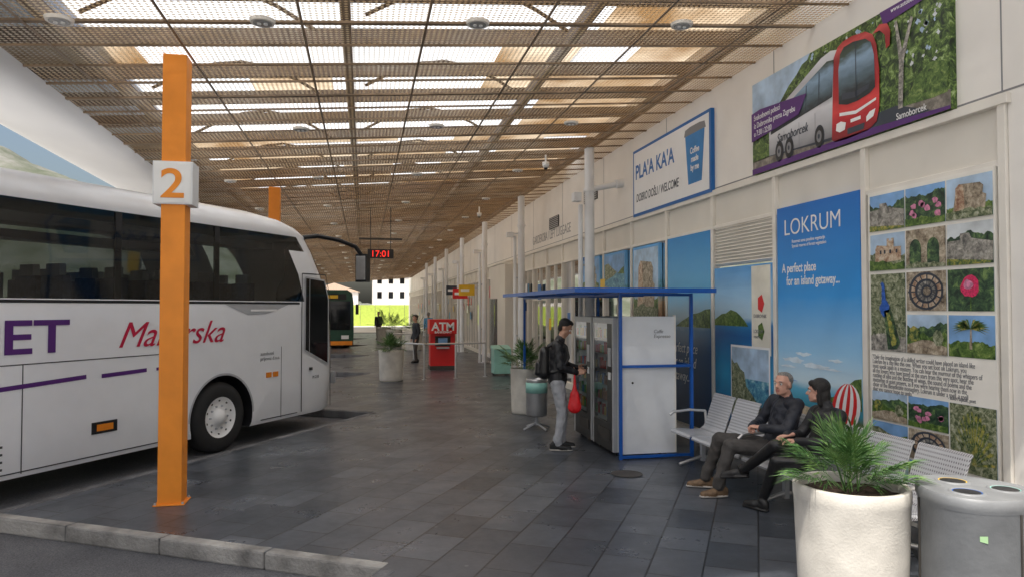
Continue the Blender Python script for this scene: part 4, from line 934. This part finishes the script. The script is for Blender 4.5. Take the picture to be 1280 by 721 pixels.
eyew=M('eye_white',(.7,.68,.65),.3,var=0); eyed=M('eye_iris',(.03,.02,.015),.2,var=0); lip=M('lips',(.42,.16,.13),.5,var=.05)
def head(f,c,F,U,skin,hair,style,parent,sc=1.):
    F=Vector(F).normalized(); U=Vector(U); U=(U-F*U.dot(F)).normalized(); L=U.cross(F)
    c=Vector(c); P=lambda a,l,u: c+(F*a+L*l+U*u)*sc
    f.ell(P(-.012,0,.025),.076*sc,.098*sc,.092*sc,L,U,skin)
    f.ell(P(.022,0,-.045),.058*sc,.066*sc,.075*sc,L,U,skin)
    f.ell(P(.060,0,-.098),.026*sc,.024*sc,.020*sc,L,U,skin)
    f.cap(P(.02,-.045,-.075),P(.055,-.015,-.10),.02*sc,.016*sc,skin); f.cap(P(.02,.045,-.075),P(.055,.015,-.10),.02*sc,.016*sc,skin)
    f.cap(P(.082,0,.005),P(.106,0,-.034),.009*sc,.014*sc,skin)
    f.cap(P(.096,-.010,-.038),P(.096,.010,-.038),.009*sc,.009*sc,skin)
    f.cap(P(.078,-.045,.022),P(.087,-.012,.020),.009*sc,.009*sc,skin); f.cap(P(.078,.045,.022),P(.087,.012,.020),.009*sc,.009*sc,skin)
    f.cap(P(.083,-.018,-.066),P(.083,.018,-.066),.007*sc,.007*sc,lip); f.cap(P(.081,-.014,-.075),P(.081,.014,-.075),.008*sc,.008*sc,lip)
    for s in(-1,1):
        f.ell(P(-.005,s*.080,-.01),.010*sc,.02*sc,.032*sc,L,U,skin)
    if style=='short':
        f.ell(P(-.026,0,.045),.082*sc,.094*sc,.086*sc,L,U,hair); f.ell(P(.02,0,.092),.062*sc,.065*sc,.034*sc,L,U,hair); f.ell(P(-.055,0,-.01),.068*sc,.05*sc,.07*sc,L,U,hair)
    elif style=='old':
        f.ell(P(-.034,0,.042),.082*sc,.088*sc,.080*sc,L,U,hair); f.ell(P(.0,0,.088),.058*sc,.065*sc,.032*sc,L,U,hair); f.ell(P(-.055,0,-.02),.070*sc,.045*sc,.06*sc,L,U,hair)
    elif style=='long':
        f.ell(P(-.022,0,.042),.088*sc,.098*sc,.092*sc,L,U,hair); f.ell(P(-.06,0,-.05),.080*sc,.06*sc,.11*sc,L,U,hair); f.ell(P(-.055,0,-.14),.07*sc,.05*sc,.08*sc,L,U,hair)
        for s in(-1,1): f.cap(P(-.01,s*.074,.03),P(-.025,s*.072,-.12),.022*sc,.026*sc,hair)
        f.cap(P(.06,-.04,.075),P(.06,.04,.075),.03*sc,.03*sc,hair)
    m=MB()
    for s in(-1,1):
        p=P(.076,s*.031,-.004)
        for (q,r,mt) in ((p,.0125*sc,eyew),(p+F*.007*sc,.0072*sc,eyed)):
            vs=[];n=12
            for i in range(7):
                t=math.pi*i/6
                for j in range(n): vs.append(q+U*r*math.cos(t)+(F*math.cos(TAU*j/n)+L*math.sin(TAU*j/n))*r*math.sin(t))
            m.add(vs,[(i*n+j,i*n+(j+1)%n,(i+1)*n+(j+1)%n,(i+1)*n+j) for i in range(6) for j in range(n)],mt,True)
        m.beam(P(.093,s*.018,.021),P(.085,s*.048,.019),.006*sc,.008*sc,hair)
    m.obj('eyes',parent)
def hand(w,d,pn,thumb,skin,parent,curl=28,sc=1.,name='hand'):
    f=Fig(); w=Vector(w); d=Vector(d).normalized(); pn=Vector(pn); pn=(pn-d*pn.dot(d)).normalized(); s=d.cross(pn)*thumb
    f.cap(w-d*.05,w+d*.01,.026*sc,.026*sc,skin,1.15,.85,s)
    f.cap(w+d*.022*sc,w+d*.075*sc,.034*sc,.036*sc,skin,1.15,.42,s)
    for k,(o,l) in enumerate(((.029,.072),(.010,.080),(-.010,.074),(-.028,.058))):
        p=w+(d*(.088-.006*abs(k-1))+s*o)*sc; dd=d.copy(); pts=[p-d*.02*sc,p]; 
        for j,fr in enumerate((.45,.30,.25)):
            a=R(curl*(1+.12*k))*(1 if j else .7); dd=(dd*math.cos(a)+(pn-dd*pn.dot(dd)).normalized()*math.sin(a)).normalized(); p=p+dd*l*fr*sc; pts.append(p)
        f.chain(pts,[.0095*sc,.0095*sc,.0088*sc,.0080*sc,.0070*sc],skin)
    p=w+(d*.028+s*.030)*sc; td=(d*.65+s*.65+pn*.35).normalized(); p2=p+td*.040*sc; td2=(d*.85+s*.15+pn*.5).normalized(); p3=p2+td2*.028*sc; p4=p3+td2*.022*sc
    f.chain([p-td*.01,p2,p3,p4],[.014*sc,.012*sc,.0105*sc,.009*sc],skin)
    return f.build(name,.0038,2,parent)
def shoe(f,heel,toe,m,ms,U=(0,0,1)):
    heel=Vector(heel);toe=Vector(toe);d=(toe-heel).normalized(); U=Vector(U)
    mid=heel.lerp(toe,.45)
    f.cap(heel+U*.055,mid+U*.055,.042,.043,m,1,.9,U); f.cap(mid+U*.05,toe-d*.04+U*.038,.046,.034,m,.95,1.15,U); f.cap(heel+U*.075,heel+d*.03+U*.10,.04,.042,m)
    f.cap(heel+U*.014,toe-d*.035+U*.014,.040,.042,ms,.35,1.1,U)
S=empty('standing_man'); f=Fig(); B=Vector((2.70,9.66,0)); Fd=Vector((.97,-.24,0)).normalized(); Ld=Vector((-Fd.y,Fd.x,0))
Wd=lambda a,l,z: B+Fd*a+Ld*l+Vector((0,0,z))
for s,k,an in((-1,(.05,-.105,.52),(-.01,-.11,.11)),(1,(.07,.10,.52),(.05,.12,.11))):
    f.chain([Wd(-.01,s*.085,.94),Wd(*k),Wd(*an)],[.105,.072,.056],trg)
    f.cap(Wd(an[0]-.01,an[1],.17),Wd(an[0],an[1],.12),.062,.062,trg)
    shoe(f,Wd(an[0]-.08,an[1],0),Wd(an[0]+.20,an[1]*1.15,0),shk,sole)
f.cap(Wd(-.01,0,.95),Wd(-.01,0,1.02),.125,.125,trg,1.3,1,Ld)
f.chain([Wd(-.01,0,.98),Wd(-.015,0,1.16),Wd(0,0,1.36)],[.135,.135,.145],jack,1.32,1,Ld)
f.cap(Wd(-.01,-.15,1.46),Wd(-.01,.15,1.46),.078,.078,jack); f.cap(Wd(0,0,1.46),Wd(.03,0,1.55),.085,.07,jack); 
f.cap(Wd(.02,0,1.50),Wd(.065,0,1.62),.058,.055,skinA)
f.chain([Wd(-.01,-.20,1.46),Wd(.02,-.265,1.18),Wd(.24,-.17,1.10)],[.072,.058,.042],jack); f.chain([Wd(-.01,.20,1.46),Wd(.05,.26,1.19),Wd(.27,.12,1.14)],[.072,.058,.042],jack)
f.cap(Wd(-.20,0,1.08),Wd(-.19,0,1.36),.10,.095,leath,1.5,.95,Ld); f.cap(Wd(-.29,0,1.08),Wd(-.28,0,1.2),.05,.05,leath,2,1,Ld)
for s in(-1,1): f.chain([Wd(-.14,s*.10,1.45),Wd(-.0,s*.11,1.545),Wd(.11,s*.115,1.45),Wd(.14,s*.12,1.3),Wd(.05,s*.17,1.13),Wd(-.1,s*.15,1.1)],[.022]*6,leath)
head(f,Wd(.10,0,1.715),Fd+Vector((0,0,-.55)),Vector((0,0,1)),skinA,hairk,'short',S)
f.build('body',.0075,4,S,.006)
hand(Wd(.26,-.16,1.10),Fd+Vector((0,0,.12)),Ld+Vector((0,0,-.4)),1,skinA,S,35,name='hand_right'); hand(Wd(.29,.11,1.14),Fd+Vector((0,0,.05))-Ld*.2,-Ld+Vector((0,0,-.5)),-1,skinA,S,30,name='hand_left')
g=Fig(); redbag=M('red_plastic_bag',(.66,.01,.015),.35,var=.15,bump=.8,bscale=18)
c=Wd(.22,-.20,0); g.cap(c+Vector((0,0,.62)),c+Vector((0,0,.80)),.085,.055,redbag,1.15,.6,Fd); g.cap(c+Vector((0,0,.80)),c+Vector((0,0,.93)),.05,.02,redbag,1,.6,Fd)
g.cap(c+Vector((0,0,.9)),c+Vector((0,0,1.06)),.016,.010,redbag,1.6,.6,Fd); e=empty('red_carrier_bag'); g.build('bag',.007,3,e)
mb=MB(); mb.T=Matrix.Translation(Wd(.37,-.05,1.13)); mb.box((-.035,-.006,-.05),(.035,.006,.06),black); mb.obj('mobile_phone',bevel=.004)

S=empty('seated_man'); f=Fig()
f.cap((4.27,6.63,.52),(4.27,6.84,.52),.115,.115,trb)
f.chain([(4.24,6.82,.52),(3.84,7.16,.56),(3.74,7.27,.14)],[.10,.075,.055],trb); f.chain([(4.22,6.66,.52),(3.80,6.86,.54),(3.68,6.88,.14)],[.10,.075,.055],trb)
f.cap((3.75,7.26,.2),(3.735,7.27,.13),.065,.066,trb); f.cap((3.69,6.88,.2),(3.68,6.88,.13),.065,.066,trb)
shoe(f,(3.80,7.24,0),(3.54,7.36,0),shb,sole); shoe(f,(3.74,6.87,0),(3.47,6.90,0),shb,sole)
sd_=Vector((.25,.97,0))
f.chain([(4.27,6.72,.56),(4.33,6.71,.76),(4.36,6.70,.93)],[.145,.145,.14],jackn,1.3,1,sd_)
f.cap(Vector((4.37,6.70,1.0))-sd_*.15,Vector((4.37,6.70,1.0))+sd_*.15,.075,.075,jackn); f.cap((4.37,6.70,1.0),(4.35,6.69,1.08),.08,.068,jackn)
f.cap((4.36,6.69,1.03),(4.33,6.67,1.12),.056,.055,skinB)
f.chain([(4.35,6.90,1.0),(4.24,7.0,.75),(4.03,6.82,.74)],[.07,.06,.043],jackn); f.chain([(4.36,6.50,1.0),(4.20,6.44,.76),(4.02,6.60,.76)],[.07,.06,.043],jackn)
head(f,(4.30,6.66,1.205),(-.88,-.38,.08),(0.05,0,1),skinB,hairg,'old',S,1.02)
f.build('body',.0075,4,S,.006)
hand((4.02,6.80,.74),(-.5,-.75,.05),(.2,0,-1),1,skinB,S,30,name='hand_left'); hand((4.01,6.62,.765),(-.45,.8,.02),(.2,0,-1),-1,skinB,S,32,name='hand_right')
S=empty('seated_woman'); f=Fig()
f.cap((4.30,5.96,.52),(4.30,6.14,.52),.115,.115,leath)
f.chain([(4.26,5.99,.52),(3.90,6.15,.52),(3.86,6.34,.12)],[.095,.066,.046],leath)
f.chain([(4.26,6.12,.54),(3.92,6.20,.66),(3.78,6.55,.36)],[.095,.068,.045],leath)
shoe(f,(3.86,6.30,0),(3.76,6.53,0),shk,shk); shoe(f,Vector((3.80,6.55,.27)),Vector((3.62,6.74,.23)),shk,shk,(.05,.25,1))
sd_=Vector((-.1,1,0)).normalized()
f.chain([(4.30,6.05,.56),(4.35,6.04,.76),(4.38,6.04,.92)],[.13,.125,.125],jack,1.25,1,sd_)
f.cap(Vector((4.39,6.04,.98))-sd_*.13,Vector((4.39,6.04,.98))+sd_*.13,.066,.066,jack); f.cap((4.39,6.05,.98),(4.38,6.07,1.06),.07,.06,jack); f.cap((4.38,6.07,1.02),(4.37,6.10,1.10),.05,.048,skinB)
f.chain([(4.38,6.22,.98),(4.25,6.28,.74),(4.04,6.20,.76)],[.062,.052,.038],jack); f.chain([(4.38,5.86,.98),(4.22,5.80,.74),(4.02,6.0,.74)],[.062,.052,.038],jack)
head(f,(4.34,6.13,1.19),(-.75,.66,.02),(0,0,1),skinB,hairk,'long',S,.97)
f.build('body',.0075,4,S,.005)
hand((4.05,6.19,.76),(-.95,-.1,-.1),(0,0,-1),-1,skinB,S,25,.93,name='hand_left'); hand((4.03,6.01,.74),(-.8,.5,-.0),(0,0,-1),1,skinB,S,25,.93,name='hand_right')
e=empty('handbag'); mb=MB(); mb.box((4.02,5.55,.43),(4.32,5.85,.62),M('handbag_grey',(.10,.10,.11),.5)); mb.tube([(4.17,5.57,.62),(4.17,5.62,.74),(4.17,5.78,.74),(4.17,5.83,.62)],.01,leath,8); mb.obj('bag_body',e,bevel=.04)
def walker(x,y,ang,top,bot,hr):
    S=empty('person'); f=Fig(); c=Vector((x,y,0)); Fd=Vector((math.cos(ang),math.sin(ang),0)); Ld=Vector((-Fd.y,Fd.x,0)); W=lambda a,l,z: c+Fd*a+Ld*l+Vector((0,0,z))
    for s in(-1,1):
        f.chain([W(0,s*.085,.90),W(.04*s+.02,s*.10,.49),W(.06*s-.02,s*.11,.09)],[.095,.065,.048],bot); shoe(f,W(.06*s-.08,s*.11,0),W(.06*s+.18,s*.12,0),shk,shk)
        f.chain([W(0,s*.19,1.38),W(-.03,s*.23,1.10),W(.08,s*.2,.88)],[.062,.05,.038],top); f.cap(W(.08,s*.2,.86),W(.11,s*.19,.77),.03,.022,skinA)
    f.chain([W(0,0,.92),W(0,0,1.1),W(0,0,1.32)],[.125,.12,.135],top,1.3,1,Ld); f.cap(W(0,-.13,1.38),W(0,.13,1.38),.07,.07,top); f.cap(W(0,0,1.42),W(.01,0,1.54),.052,.05,skinA)
    head(f,W(.03,0,1.62),Fd,(0,0,1),skinA,hr,'short',S); f.build('body',.012,3,S)
walker(1.85,25.8,R(200),jackn,trb,hairk); walker(.9,45,R(250),jack,trb,hairk); walker(3.4,38,R(100),goods[2],trg,hairg)
print('done',len(bpy.data.objects))
